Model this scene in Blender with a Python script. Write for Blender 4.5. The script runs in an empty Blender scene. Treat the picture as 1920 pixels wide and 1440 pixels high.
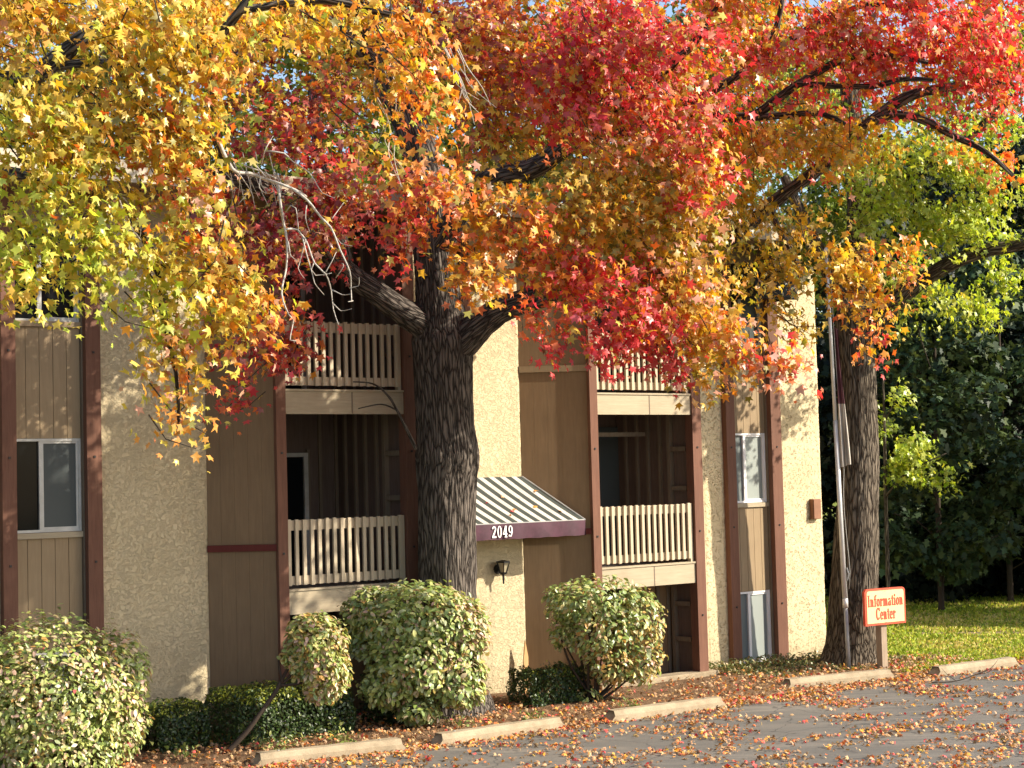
import bpy, bmesh, math, random
import numpy as np
from mathutils import Vector, Matrix, noise

random.seed(7); RNG = np.random.default_rng(11)
scene = bpy.context.scene
COL = scene.collection
R = math.radians

# ------------------------------------------------------------------ camera frame
F, PITCH, ROLL, YAW, DIST, H = 3300.0, R(3.013), R(1.497), R(51.805), 21.613, 3.40
FW = np.array([0, math.cos(PITCH), math.sin(PITCH)])
UP0 = np.array([0, -math.sin(PITCH), math.cos(PITCH)]); RT0 = np.array([1.0, 0, 0])
RT = math.cos(ROLL) * RT0 - math.sin(ROLL) * UP0
UPV = math.sin(ROLL) * RT0 + math.cos(ROLL) * UP0
EYE = np.array([0, 0, H])
DU = np.array([math.sin(YAW), math.cos(YAW), 0]); NV = np.array([math.cos(YAW), -math.sin(YAW), 0])

def at(px, py, depth):
    """world point seen at a pixel of the photograph at a given distance"""
    return EYE + (FW * F + RT * (px - 960) - UPV * (py - 720)) * (depth / F)
def ground(px, py, z=0.0):
    v = FW * F + RT * (px - 960) - UPV * (py - 720)
    return EYE + v * ((z - H) / v[2])
def fac(u, v, z=0.0):
    """facade coordinates (along, outward, up) to world"""
    p = DU * u + NV * (v - DIST); return np.array([p[0], p[1], z])
def uv_of(p): return float(p @ DU), float(p @ NV + DIST)
def wv(v, px, py):
    """point of the vertical plane `v` metres in front of the facade"""
    r = FW * F + RT * (px - 960) - UPV * (py - 720)
    return EYE + r * (-(DIST - v) / (r @ NV))

SUN_EL, SUN_AZ = R(31), R(8)
SUN = np.array([math.cos(SUN_EL) * math.cos(SUN_AZ), -math.cos(SUN_EL) * math.sin(SUN_AZ), math.sin(SUN_EL)])

# ------------------------------------------------------------------ materials
def srgb(r, g, b):
    f = lambda c: (c / 255 / 12.92) if c / 255 <= .04045 else ((c / 255 + .055) / 1.055) ** 2.4
    return (f(r), f(g), f(b), 1)
MATS = {}
class NT:
    def __init__(self, name):
        self.m = bpy.data.materials.new(name); self.m.use_nodes = True
        self.t = self.m.node_tree; self.t.nodes.clear()
        self.out = self.n('ShaderNodeOutputMaterial')
    def n(self, typ, **kw):
        nd = self.t.nodes.new(typ)
        for k, v in kw.items():
            if k.startswith('i_'):
                nd.inputs[k[2:].replace('_', ' ')].default_value = v
            else: setattr(nd, k, v)
        return nd
    def l(self, a, b): self.t.links.new(a, b)
    def ramp(self, src, stops):
        r = self.n('ShaderNodeValToRGB'); e = r.color_ramp.elements
        while len(e) < len(stops): e.new(.5)
        for el, (p, c) in zip(e, stops):
            el.position = p; el.color = c if len(c) == 4 else (*c, 1)
        self.l(src, r.inputs[0]); return r.outputs[0]
    def noise(self, vec, scale, detail=5, rough=.6, dist=0):
        nd = self.n('ShaderNodeTexNoise'); nd.inputs['Scale'].default_value = scale
        nd.inputs['Detail'].default_value = detail; nd.inputs['Roughness'].default_value = rough
        nd.inputs['Distortion'].default_value = dist
        if vec: self.l(vec, nd.inputs['Vector'])
        return nd.outputs['Fac']
    def coord(self, scale=(1, 1, 1), attr=None):
        if attr: s = self.n('ShaderNodeAttribute', attribute_name=attr).outputs['Vector']
        else: s = self.n('ShaderNodeTexCoord').outputs['Object']
        mp = self.n('ShaderNodeMapping'); mp.inputs['Scale'].default_value = scale
        self.l(s, mp.inputs['Vector']); return mp.outputs[0]
    def mix(self, fac, a, b, mode='MIX'):
        m = self.n('ShaderNodeMix', data_type='RGBA', blend_type=mode)
        for sock, val in ((m.inputs['Factor'], fac), (m.inputs[6], a), (m.inputs[7], b)):
            if hasattr(val, 'is_linked') or hasattr(val, 'links'): self.l(val, sock)
            else: sock.default_value = val if not isinstance(val, tuple) else (val if len(val) == 4 else (*val, 1))
        return m.outputs[2]
    def bump(self, h, strength=.5, dist=.01, prev=None):
        b = self.n('ShaderNodeBump'); b.inputs['Strength'].default_value = strength; b.inputs['Distance'].default_value = dist
        self.l(h, b.inputs['Height'])
        if prev: self.l(prev, b.inputs['Normal'])
        return b.outputs[0]
    def bsdf(self, color, rough=.7, spec=.3, metal=0, normal=None):
        p = self.n('ShaderNodeBsdfPrincipled')
        if isinstance(color, tuple): p.inputs['Base Color'].default_value = color if len(color) == 4 else (*color, 1)
        else: self.l(color, p.inputs['Base Color'])
        p.inputs['Roughness'].default_value = rough; p.inputs['Specular IOR Level'].default_value = spec; p.inputs['Metallic'].default_value = metal
        if normal: self.l(normal, p.inputs['Normal'])
        return p.outputs[0]
    def done(self, sh):
        self.l(sh, self.out.inputs['Surface']); return self.m

def m_stucco(name='stucco', lo=.40, hi=.52, fleck=(.55, .455, .29), bs=.75):
    t = NT(name); c = t.coord()
    a = t.noise(c, 1.1, 4); b = t.noise(c, 22, 6, .7, 1.2); d = t.noise(c, 60, 4, .7)
    pit = t.ramp(b, [(lo, (0, 0, 0)), (hi, (1, 1, 1))])
    col = t.ramp(a, [(.3, (.56, .46, .285)), (.7, (.64, .535, .345))])
    col = t.mix(pit, fleck, col)
    st = t.noise(t.coord((1.6, 1.6, .22)), 2.2, 5, .65)
    col = t.mix(t.ramp(st, [(.52, (0, 0, 0)), (.8, (.4, .4, .4))]), col, (.30, .25, .17))
    sep = t.n('ShaderNodeSeparateXYZ'); t.l(c, sep.inputs[0]); mr = t.n('ShaderNodeMapRange'); mr.inputs[1].default_value = .0; mr.inputs[2].default_value = .55; mr.inputs[3].default_value = .75; mr.inputs[4].default_value = 0; t.l(sep.outputs['Z'], mr.inputs[0])
    gr = t.n('ShaderNodeMath', operation='MULTIPLY'); t.l(mr.outputs[0], gr.inputs[0]); t.l(t.noise(c, 5, 5, .7), gr.inputs[1]); col = t.mix(gr.outputs[0], col, (.20, .15, .09))
    n = t.bump(pit, bs, .012); n = t.bump(d, .4, .006, n)
    return t.done(t.bsdf(col, .9, .15, normal=n))
def m_wood(name, c1, c2, scale=(9, 9, .7), rough=.75, bump=.25):
    t = NT(name); c = t.coord(scale)
    a = t.noise(c, 3.5, 6, .65, .6); b = t.noise(t.coord(), 1.3, 3)
    col = t.ramp(a, [(.3, c1), (.7, c2)])
    col = t.mix(t.ramp(b, [(.45, (0, 0, 0)), (.8, (.35, .35, .35))]), col, tuple(x * .6 for x in c1))
    return t.done(t.bsdf(col, rough, .25, normal=t.bump(a, bump, .006)))
def m_plain(name, c, rough=.6, spec=.3, metal=0, var=.15, scale=6):
    t = NT(name); a = t.noise(t.coord(), scale, 4)
    col = t.ramp(a, [(.3, tuple(x * (1 - var) for x in c)), (.7, tuple(min(1, x * (1 + var)) for x in c))])
    return t.done(t.bsdf(col, rough, spec, metal))
def m_leaf(name, trans=.42, rough=.36, spec=.6, pale=.13):
    t = NT(name)
    c = t.n('ShaderNodeAttribute', attribute_name='leafcol').outputs['Color']
    geo = t.n('ShaderNodeNewGeometry'); back = t.n('ShaderNodeMath', operation='MULTIPLY'); t.l(geo.outputs['Backfacing'], back.inputs[0]); back.inputs[1].default_value = pale
    p = t.bsdf(t.mix(back.outputs[0], c, (.80, .66, .42)), rough, spec)
    tr = t.n('ShaderNodeBsdfTranslucent'); t.l(t.mix(1.0, c, (1.0, .92, .6), 'MULTIPLY'), tr.inputs['Color'])
    mx = t.n('ShaderNodeMixShader'); mx.inputs[0].default_value = trans
    t.l(p, mx.inputs[1]); t.l(tr.outputs[0], mx.inputs[2])
    return t.done(mx.outputs[0])
def m_bark(name, dark, light, sc=(1, 1, .11)):
    t = NT(name); c = t.coord(sc, 'barkpos')
    v = t.n('ShaderNodeTexVoronoi', feature='DISTANCE_TO_EDGE'); v.inputs['Scale'].default_value = 24
    nz = t.n('ShaderNodeTexNoise'); nz.inputs['Scale'].default_value = 7; nz.inputs['Detail'].default_value = 5; t.l(c, nz.inputs['Vector'])
    ad = t.n('ShaderNodeVectorMath', operation='MULTIPLY_ADD'); t.l(nz.outputs['Color'], ad.inputs[0]); ad.inputs[1].default_value = (.16, .16, .10); t.l(c, ad.inputs[2])
    t.l(ad.outputs[0], v.inputs['Vector'])
    ridge = t.ramp(v.outputs['Distance'], [(0, (0, 0, 0)), (.16, (.75, .75, .75)), (.4, (1, 1, 1))])
    fine = t.noise(t.coord((1, 1, .35), 'barkpos'), 42, 5, .7)
    col = t.mix(fine, tuple(x * .65 for x in light), light)
    col = t.mix(ridge, dark, col)
    n = t.bump(ridge, 1.0, .028); n = t.bump(fine, .5, .012, n)
    return t.done(t.bsdf(col, .92, .12, normal=n))
def m_glass(name, c, rough=.06):
    t = NT(name); a = t.noise(t.coord(), 1.5, 2)
    return t.done(t.bsdf(c, rough, .07, normal=t.bump(a, .05, .02)))
def m_asphalt():
    t = NT('asphalt'); c = t.coord()
    a = t.noise(c, .6, 6, .7, .4); b = t.noise(c, 90, 3, .8); s = t.noise(t.coord((.25, 1.6, 1)), 1.4, 6, .7, 1)
    col = t.ramp(a, [(.3, (.095, .085, .068)), (.7, (.165, .148, .118))])
    col = t.mix(t.ramp(s, [(.46, (0, 0, 0)), (.66, (.75, .75, .75))]), col, (.31, .265, .205))
    col = t.mix(b, col, (.13, .125, .12))
    ck = t.n('ShaderNodeTexVoronoi', feature='DISTANCE_TO_EDGE'); ck.inputs['Scale'].default_value = .45
    w = t.n('ShaderNodeTexNoise'); w.inputs['Scale'].default_value = 1.2; w.inputs['Detail'].default_value = 6; t.l(c, w.inputs['Vector'])
    ad = t.n('ShaderNodeVectorMath', operation='MULTIPLY_ADD'); t.l(w.outputs['Color'], ad.inputs[0]); ad.inputs[1].default_value = (.9, .9, .9); t.l(c, ad.inputs[2]); t.l(ad.outputs[0], ck.inputs['Vector'])
    col = t.mix(t.ramp(ck.outputs['Distance'], [(0, (.8, .8, .8)), (.006, (0, 0, 0))]), col, (.03, .03, .03))
    return t.done(t.bsdf(col, .85, .3, normal=t.bump(b, .5, .006)))
def m_soil():
    t = NT('soil'); c = t.coord()
    a = t.noise(c, 2.2, 6, .7); b = t.noise(c, 38, 5, .75)
    col = t.ramp(a, [(.3, (.20, .125, .07)), (.7, (.36, .235, .135))])
    col = t.mix(t.ramp(b, [(.4, (0, 0, 0)), (.65, (1, 1, 1))]), tuple([.09, .05, .03]), col)
    return t.done(t.bsdf(col, .95, .1, normal=t.bump(b, .9, .03)))
def m_lawn():
    t = NT('lawn'); c = t.coord()
    a = t.noise(c, .9, 6, .7); b = t.noise(c, 30, 5, .8)
    col = t.ramp(a, [(.35, (.21, .28, .035)), (.6, (.33, .33, .06)), (.75, (.40, .32, .12))])
    col = t.mix(b, tuple([.05, .07, .012]), col)
    return t.done(t.bsdf(col, .95, .1, normal=t.bump(b, 1, .05)))
def m_concrete(name, c, dk):
    t = NT(name); k = t.coord()
    a = t.noise(k, 3, 6, .7); b = t.noise(k, 60, 4, .8)
    col = t.ramp(a, [(.3, dk), (.62, c)]); col = t.mix(t.ramp(b, [(.3, (.5, .5, .5)), (.5, (0, 0, 0))]), col, tuple(x * .5 for x in dk))
    return t.done(t.bsdf(col, .9, .2, normal=t.bump(b, .6, .008)))

M = dict(
    stucco=m_stucco(), stuccor=m_stucco('rough_stucco', .37, .46, (.44, .345, .19), .9),
    tan=m_wood('tan_siding', (.27, .195, .115), (.32, .235, .14), bump=.12),
    brownpanel=m_wood('brown_siding', (.20, .13, .072), (.245, .162, .09), bump=.12),
    post=m_wood('redwood_post', (.125, .056, .036), (.18, .086, .055)),
    redtrim=m_wood('dark_red_trim', (.11, .022, .018), (.14, .03, .022)),
    rail=m_wood('cream_rail', (.44, .36, .25), (.56, .47, .34), bump=.3),
    fascia=m_wood('cream_fascia', (.34, .28, .19), (.43, .36, .25), (.7, 9, 9)),
    cream=m_plain('roof_edge', (.45, .39, .29), .7),
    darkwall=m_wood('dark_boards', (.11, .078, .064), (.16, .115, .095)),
    batten=m_wood('weathered_batten', (.15, .115, .08), (.21, .165, .12)),
    alu=m_plain('white_sash', (.44, .43, .40), .4, .5),
    glassd=m_glass('dark_glass', (.008, .009, .01)),
    glassl=m_glass('screened_glass', (.075, .085, .085), .3),
    glassw=m_glass('curtained_glass', (.30, .33, .31), .25), glassg=m_glass('grey_glass', (.16, .18, .175), .2),
    concrete=m_concrete('concrete', (.40, .325, .22), (.25, .195, .125)),
    slab=m_concrete('slab_concrete', (.34, .30, .24), (.25, .22, .17)),
    pathc=m_concrete('path_concrete', (.27, .20, .12), (.2, .14, .08)),
    asphalt=m_asphalt(), soil=m_soil(), lawn=m_lawn(),
    bark=m_bark('sweetgum_bark', (.026, .021, .018), (.195, .165, .14)),
    bark2=m_bark('grey_bark', (.03, .022, .016), (.22, .18, .135)),
    deadwood=m_plain('bare_twig_bark', (.44, .40, .35), .85, .15, var=.3, scale=30),
    twig=m_plain('twig_bark', (.06, .045, .035), .9, .1),
    leaf=m_leaf('star_leaf', .48), shrubleaf=m_leaf('shrub_leaf', .25, .38, .6), hedgeleaf=m_leaf('hedge_leaf', .2, .4, .5, .05),
    farleaf=m_leaf('woodland_leaf', .25, .55, .25, .04), litter=m_leaf('fallen_leaf', .12, .6, .3, .12), grass=m_leaf('grass_blade', .3, .6, .2, 0),
    stripeg=m_plain('awning_green', (.034, .04, .034), .75), stripew=m_plain('awning_white', (.44, .41, .37), .75),  # stripe colours dulled to stand in for shade on the awning
    valance=m_plain('awning_burgundy', (.06, .02, .034), .6, .3, var=.3), white=m_plain('white_paint', (.78, .76, .74), .6, var=.03),
    black=m_plain('black_metal', (.012, .012, .012), .45, .4), blackcloth=m_plain('black_cloth', (.01, .01, .011), .55, .4),
    lampglass=m_glass('lantern_glass', (.35, .3, .2), .2),
    brownbox=m_plain('brown_box_paint', (.23, .11, .06), .6), 
    polem=m_plain('pole_metal', (.66, .66, .64), .38, .5, .25, var=.08), poleg=m_plain('pole_grey', (.36, .36, .35), .45, .5, .2, var=.15),
    signcream=m_plain('sign_cream', (.74, .55, .28), .6, var=.07, scale=25), signred=m_plain('sign_red', (.62, .085, .04), .55),
    signpost=m_wood('sign_post_wood', (.26, .19, .13), (.36, .28, .20)),
    stake=m_wood('pale_stake', (.48, .28, .12), (.58, .36, .17)), stone=m_concrete('pale_block', (.45, .37, .25), (.3, .24, .15)),
    flagr=m_plain('flag_red', (.13, .05, .06), .8), flagw=m_plain('flag_white', (.50, .46, .40), .8), rope=m_plain('rope', (.4, .38, .34), .9),
    roofm=m_plain('roof_gravel', (.25, .23, .2), .95),
)

# ------------------------------------------------------------------ object helpers
def tag(o, label=None, cat=None, group=None, kind=None):
    if label: o['label'] = label
    if cat: o['category'] = cat
    if group: o['group'] = group
    if kind: o['kind'] = kind
    return o
def empty(name, loc, rz=0.0):
    o = bpy.data.objects.new(name, None); o.empty_display_size = .2
    o.location = Vector(loc); o.rotation_euler = (0, 0, rz); COL.objects.link(o); return o
def link(name, me, parent=None, loc=None):
    o = bpy.data.objects.new(name, me); COL.objects.link(o)
    if parent is not None: o.parent = parent
    if loc is not None: o.location = Vector(loc)
    return o
class MB:
    def __init__(self): self.v = []; self.f = []; self.mi = []; self.bp = []
    def add(self, vs, fs, mi=0, bp=None):
        b = len(self.v); self.v += [tuple(map(float, p)) for p in vs]
        self.f += [tuple(i + b for i in f) for f in fs]; self.mi += [mi] * len(fs)
        self.bp += bp if bp else [(0, 0, 0)] * len(vs)
    def box(self, a, b, mi=0):
        x0, y0, z0 = a; x1, y1, z1 = b
        x0, x1 = sorted((x0, x1)); y0, y1 = sorted((y0, y1)); z0, z1 = sorted((z0, z1))
        self.add([(x0, y0, z0), (x1, y0, z0), (x1, y1, z0), (x0, y1, z0), (x0, y0, z1), (x1, y0, z1), (x1, y1, z1), (x0, y1, z1)],
                 [(0, 3, 2, 1), (4, 5, 6, 7), (0, 1, 5, 4), (1, 2, 6, 5), (2, 3, 7, 6), (3, 0, 4, 7)], mi)
    def ubox(self, u0, u1, v0, v1, z0, z1, mi=0): self.box((u0, -v0, z0), (u1, -v1, z1), mi)
    def prism(self, poly, z0, z1, mi=0):
        """poly: list of (x,y), counter clockwise"""
        n = len(poly)
        self.add([(x, y, z0) for x, y in poly] + [(x, y, z1) for x, y in poly],
                 [tuple(range(n))[::-1], tuple(range(n, 2 * n))] + [(i, (i + 1) % n, n + (i + 1) % n, n + i) for i in range(n)], mi)
    def tube(self, pts, radii, seg=8, mi=0, smooth=0, disp=0.0, cap=True, flat=None):
        pts = [np.array(p, float) for p in pts]; radii = list(radii)
        if smooth:
            P, Q = [], []
            n = len(pts)
            for i in range(n - 1):
                p0, p1, p2, p3 = pts[max(i - 1, 0)], pts[i], pts[i + 1], pts[min(i + 2, n - 1)]
                k = max(1, int(np.linalg.norm(p2 - p1) / smooth))
                for j in range(k):
                    t = j / k
                    P.append(.5 * ((2 * p1) + (-p0 + p2) * t + (2 * p0 - 5 * p1 + 4 * p2 - p3) * t * t + (-p0 + 3 * p1 - 3 * p2 + p3) * t ** 3))
                    Q.append(radii[i] * (1 - t) + radii[i + 1] * t)
            P.append(pts[-1]); Q.append(radii[-1]); pts, radii = P, Q
        vs, bp, s = [], [], 0.0
        ref = None
        for i, p in enumerate(pts):
            d = pts[min(i + 1, len(pts) - 1)] - pts[max(i - 1, 0)]; d = d / (np.linalg.norm(d) + 1e-9)
            if ref is None: ref = np.cross(d, [0, 1, 0.3]); 
            a = ref - d * (ref @ d); a /= np.linalg.norm(a) + 1e-9; ref = a; b = np.cross(d, a)
            if i: s += np.linalg.norm(p - pts[i - 1])
            for k in range(seg):
                th = 2 * math.pi * k / seg; c, sn = math.cos(th), math.sin(th); r = radii[i]
                q = (c * max(r, .05), sn * max(r, .05), s)
                if disp:
                    h = noise.noise(Vector((q[0] * 3, q[1] * 3, s * 1.1))) * .9
                    g = 1 - abs(noise.noise(Vector((q[0] * 17, q[1] * 17, s * 2.6)))) * 2.2
                    r = r + disp * (h * 1.2 + max(g, -.3) * .8)
                vs.append(p + (a * c + b * sn) * r); bp.append(q)
        n = len(pts); fs = []
        for i in range(n - 1):
            for k in range(seg):
                fs.append((i * seg + k, i * seg + (k + 1) % seg, (i + 1) * seg + (k + 1) % seg, (i + 1) * seg + k))
        if cap: fs.append(tuple(range(seg))[::-1]); fs.append(tuple(range((n - 1) * seg, n * seg)))
        self.add(vs, fs, mi, bp)
    def build(self, name, mats, parent=None, smooth=False, bevel=0, loc=None, barkpos=False, origin=None):
        me = bpy.data.meshes.new(name)
        v = self.v
        if origin is not None: v = [(a - origin[0], b - origin[1], c - origin[2]) for a, b, c in v]
        me.from_pydata(v, [], self.f)
        for m in (mats if isinstance(mats, (list, tuple)) else [mats]): me.materials.append(m)
        me.polygons.foreach_set('material_index', self.mi)
        if smooth: me.polygons.foreach_set('use_smooth', [True] * len(self.f))
        if barkpos:
            a = me.attributes.new('barkpos', 'FLOAT_VECTOR', 'POINT'); a.data.foreach_set('vector', np.array(self.bp, np.float32).ravel())
        me.update()
        if bevel:
            bm = bmesh.new(); bm.from_mesh(me)
            es = [e for e in bm.edges if len(e.link_faces) == 2 and e.calc_face_angle(0) > .6]
            bmesh.ops.bevel(bm, geom=es, offset=bevel, segments=2, affect='EDGES', profile=.5); bm.to_mesh(me); bm.free()
        return link(name, me, parent, loc)

# ---- leaf meshes: many small leaf shaped faces in one foliage part
def star_shape():
    T = [90, 90 - 58, 90 - 120, 90 + 120, 90 + 58]; rad = [1, .95, .72, .72, .95]
    order = [(90, 1.0), (60, .46), (32, .95), (0, .46), (-34, .74), (-90, .34), (214, .74), (180, .46), (148, .95), (120, .46)]
    P = [(0, 0)] + [(math.cos(R(a)) * r, math.sin(R(a)) * r) for a, r in order]
    return np.array(P), [(0, i, i % 10 + 1) for i in range(1, 11)]
def oval_shape():
    P = [(0, -.95), (.42, -.45), (.5, .1), (.28, .65), (0, 1.0), (-.28, .65), (-.5, .1), (-.42, -.45), (0, 0)]
    return np.array(P), [(8, i, (i + 1) % 8) for i in range(8)]
def small_shape():
    return np.array([(0, -1), (.55, 0), (0, 1), (-.55, 0)]), [(0, 1, 2, 3)]
def ragged_shape():
    P = [(0, -1), (.5, -.55), (.35, -.1), (.9, .15), (.4, .35), (0, 1), (-.35, .4), (-.9, .2), (-.35, -.15), (-.6, -.6)]
    return np.array(P), [tuple(range(10))]
SHAPES = dict(star=star_shape(), oval=oval_shape(), small=small_shape(), ragged=ragged_shape())
def unit(a): return a / (np.linalg.norm(a, axis=-1, keepdims=True) + 1e-9)
def leaf_mesh(name, C, N, T, S, colors, shape, mat, parent=None, curl=.25, origin=(0, 0, 0)):
    """C centres, N normals, T tip directions, S half sizes, colours: all (n, ...)"""
    P, FC = SHAPES[shape]; n, k = len(C), len(P)
    N = unit(N); T = unit(T - N * (T * N).sum(1, keepdims=True)); B = np.cross(T, N)
    r2 = (P ** 2).sum(1)
    cz = (-curl * RNG.uniform(.1, 1.4, n))[:, None] * r2[None, :] + (RNG.uniform(-.1, .5, n))[:, None] * np.abs(P[:, 0])[None, :]
    sx = RNG.uniform(.8, 1.1, n)[:, None]
    V = C[:, None, :] + S[:, None, None] * (B[:, None, :] * (P[None, :, 0] * sx)[..., None] + T[:, None, :] * P[None, :, 1, None] + N[:, None, :] * cz[..., None])
    V = V.reshape(-1, 3) - np.array(origin)
    me = bpy.data.meshes.new(name)
    me.vertices.add(n * k); me.vertices.foreach_set('co', V.astype(np.float32).ravel())
    lens = [len(f) for f in FC]; flat = np.concatenate([np.array(f) for f in FC])
    L = (np.arange(n)[:, None] * k + flat[None, :]).ravel()
    me.loops.add(len(L)); me.loops.foreach_set('vertex_index', L.astype(np.int32))
    tot = np.tile(lens, n); st = np.concatenate([[0], np.cumsum(tot)[:-1]])
    me.polygons.add(len(tot)); me.polygons.foreach_set('loop_start', st.astype(np.int32)); me.polygons.foreach_set('loop_total', tot.astype(np.int32))
    a = me.attributes.new('leafcol', 'FLOAT_COLOR', 'POINT')
    cc = np.ones((n, k, 4)); cc[:, :, :3] = colors[:, None, :]
    a.data.foreach_set('color', cc.astype(np.float32).ravel())
    me.materials.append(mat); me.update(calc_edges=True)
    return link(name, me, parent)
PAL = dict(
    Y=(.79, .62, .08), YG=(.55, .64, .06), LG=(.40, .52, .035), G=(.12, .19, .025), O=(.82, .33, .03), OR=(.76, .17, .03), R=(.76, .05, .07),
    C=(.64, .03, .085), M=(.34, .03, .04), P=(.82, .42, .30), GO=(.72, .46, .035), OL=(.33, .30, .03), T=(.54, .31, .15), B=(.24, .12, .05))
def pick(mix, n, jit=.18):
    """mix like 'R3 OR2 GO1'"""
    import re
    ks, ws = zip(*[(re.match(r'([A-Z]+)(\d*)', w).group(1), int(re.match(r'([A-Z]+)(\d*)', w).group(2) or 1)) for w in mix.split()])
    idx = RNG.choice(len(ks), n, p=np.array(ws) / sum(ws))
    c = np.array([PAL[k] for k in ks])[idx]
    return np.clip(c * RNG.uniform(1 - jit, 1 + jit, (n, 1)) * RNG.uniform(.9, 1.1, (n, 3)), .003, .9)
def ball(n): return unit(RNG.normal(size=(n, 3)))

# ------------------------------------------------------------------ ground sheets
def sheet(name, pts, z, mat, kind='structure'):
    b = MB(); b.add([(p[0], p[1], z) for p in pts], [tuple(range(len(pts)))])
    o = b.build(name, mat); tag(o, kind=kind); return o
sheet('ground', [(-400, -60), (400, -60), (400, 600), (-400, 600)], -.012, M['lawn'])
lot = [fac(u, 2.93 + .07 * math.sin(u * 1.9) + .03 * math.sin(u * 4.3))[:2] for u in np.arange(-10, 22.4, .25)]
lot += [fac(u, 2.85 + .06 * math.sin(u * 2.3))[:2] for u in np.arange(22.6, 60, .4)]
lot += [fac(60, 60)[:2], fac(-10, 60)[:2]]
sheet('parking_lot', lot[::-1], .004, M['asphalt'])
# planting bed: gently uneven soil
def soil_bed():
    b = MB(); us = np.arange(-4, 25.6, .12); vs = np.arange(-.1, 3.3, .12); nx = len(us)
    vv = []
    for v in vs:
        for u in us:
            e = min(1, max(0, (3.0 - v) / .6)); h = .10 * e + .035 * noise.noise(Vector((u * 1.3, v * 1.3, 0))) * e + .015 * noise.noise(Vector((u * 6, v * 6, 2)))
            if u > 23: h -= (u - 23) * .03
            vv.append(fac(u, v, h - .03))
    ff = [(j * nx + i, j * nx + i + 1, (j + 1) * nx + i + 1, (j + 1) * nx + i) for j in range(len(vs) - 1) for i in range(nx - 1)]
    b.add(vv, [f[::-1] for f in ff]); tag(b.build('soil_bed', M['soil'], smooth=True), kind='structure')
soil_bed()
pl = [ground(1500, 1196), ground(2300, 1190), ground(2300, 1184), ground(1500, 1190)]
b = MB(); b.prism([(p[0], p[1]) for p in pl], -.02, .03); tag(b.build('path', M['pathc']), kind='structure')

# ------------------------------------------------------------------ the apartment building (facade coordinates u along, v outward, z up)
BO = -DIST * NV
bld = empty('apartment_building', (BO[0], BO[1], 0), math.atan2(DU[1], DU[0]))
tag(bld, 'three storey stucco apartment building with brown posts, tan siding and wooden balconies', 'apartment building')
ZR = 7.28
def wall_panel(u0, u1, z0, z1, v=0.0, thick=.25, name='wall'):
    """stucco pier with a rough, slightly wavy face"""
    b = MB(); du, dz = max(2, int((u1 - u0) / .05)), int((z1 - z0) / .07)
    us = np.linspace(u0, u1, du + 1); zs = np.linspace(z0, z1, dz + 1); vs = []
    for z in zs:
        for i, u in enumerate(us):
            nz = noise.noise(Vector((u * 7, z * 7, v))) * .007 + noise.noise(Vector((u * 2, z * 1.5, 4))) * .007
            e = noise.noise(Vector((u, z * 5.5, 9))) * .012 if i in (0, du) else 0
            if i == 0 or i == du: nz -= .012
            vs.append((u + e, -(v + nz), z))
    k = du + 1
    fs = [(j * k + i, j * k + i + 1, (j + 1) * k + i + 1, (j + 1) * k + i) for j in range(dz) for i in range(du)]
    b.add(vs, fs)
    for i, s in ((0, 1), (du, -1)):       # returns
        side = []
        for j in range(dz + 1): side += [vs[j * k + i], (vs[j * k + i][0], -(v - thick), zs[j])]
        b.add(side, [(2 * j, 2 * j + 2, 2 * j + 3, 2 * j + 1)[::s] for j in range(dz)])
    return b.build(name, M['stuccor' if u0 > 21 else 'stucco'], bld, smooth=False)
for u0, u1 in ((2.0, 8.70), (10.04, 11.64), (16.14, 17.16), (21.09, 21.60), (22.94, 24.06)): wall_panel(u0, u1, -.1, ZR)
b = MB(); b.ubox(24.05 - .02, 24.055, -11, -.24, -.1, ZR); b.ubox(2, 24, -11.2, -11, -.1, ZR); b.ubox(2, 2.1, -11, -.25, -.1, ZR)
b.build('wall', M['stucco'], bld)
b = MB(); b.ubox(1.6, 24.35, -11.5, .98, 7.50, 7.56); b.build('roof', M['roofm'], bld)
b = MB(); b.ubox(1.6, 24.4, .98, 1.03, 7.30, 7.58); b.ubox(24.35, 24.4, -11.5, .98, 7.30, 7.58); b.build('roof_edge', M['cream'], bld)
b = MB(); b.ubox(1.6, 24.34, -11.4, .97, ZR, 7.34); b.build('soffit', M['brownpanel'], bld)
def post(u0, u1, v0, v1, z0=-.05, z1=ZR):
    b = MB(); zs = list(np.linspace(z0, z1, 40)); vs = []
    for z in zs:
        j = noise.noise(Vector((u0, z * .8, 1))) * .006
        for (u, v) in ((u0, v0), (u1, v0), (u1, v1), (u0, v1)): vs.append((u + j, -v + j * .5, z))
    fs = [(4 * i + k, 4 * i + (k + 1) % 4, 4 * i + 4 + (k + 1) % 4, 4 * i + 4 + k)[::-1] for i in range(39) for k in range(4)]
    b.add(vs, fs + [(156, 159, 158, 157)])
    zz = z0 + 1.1
    while zz < z1:
        b.ubox((u0 + u1) / 2 - .014, (u0 + u1) / 2 + .014, v1 - .005, v1 + .012, zz, zz + .028, 1); zz += 1.37
    return b.build('post', [M['post'], M['black']], bld)
def siding(u0, u1, v, z0, z1, mat, step=.175, name='siding_panel'):
    b = MB(); b.ubox(u0, u1, v - .05, v - .012, z0, z1)
    n = max(1, round((u1 - u0) / step)); w = (u1 - u0) / n
    for i in range(n): b.ubox(u0 + i * w + .004, u0 + (i + 1) * w - .004, v - .0125, v, z0, z1)
    return b.build(name, mat, bld)
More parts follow.
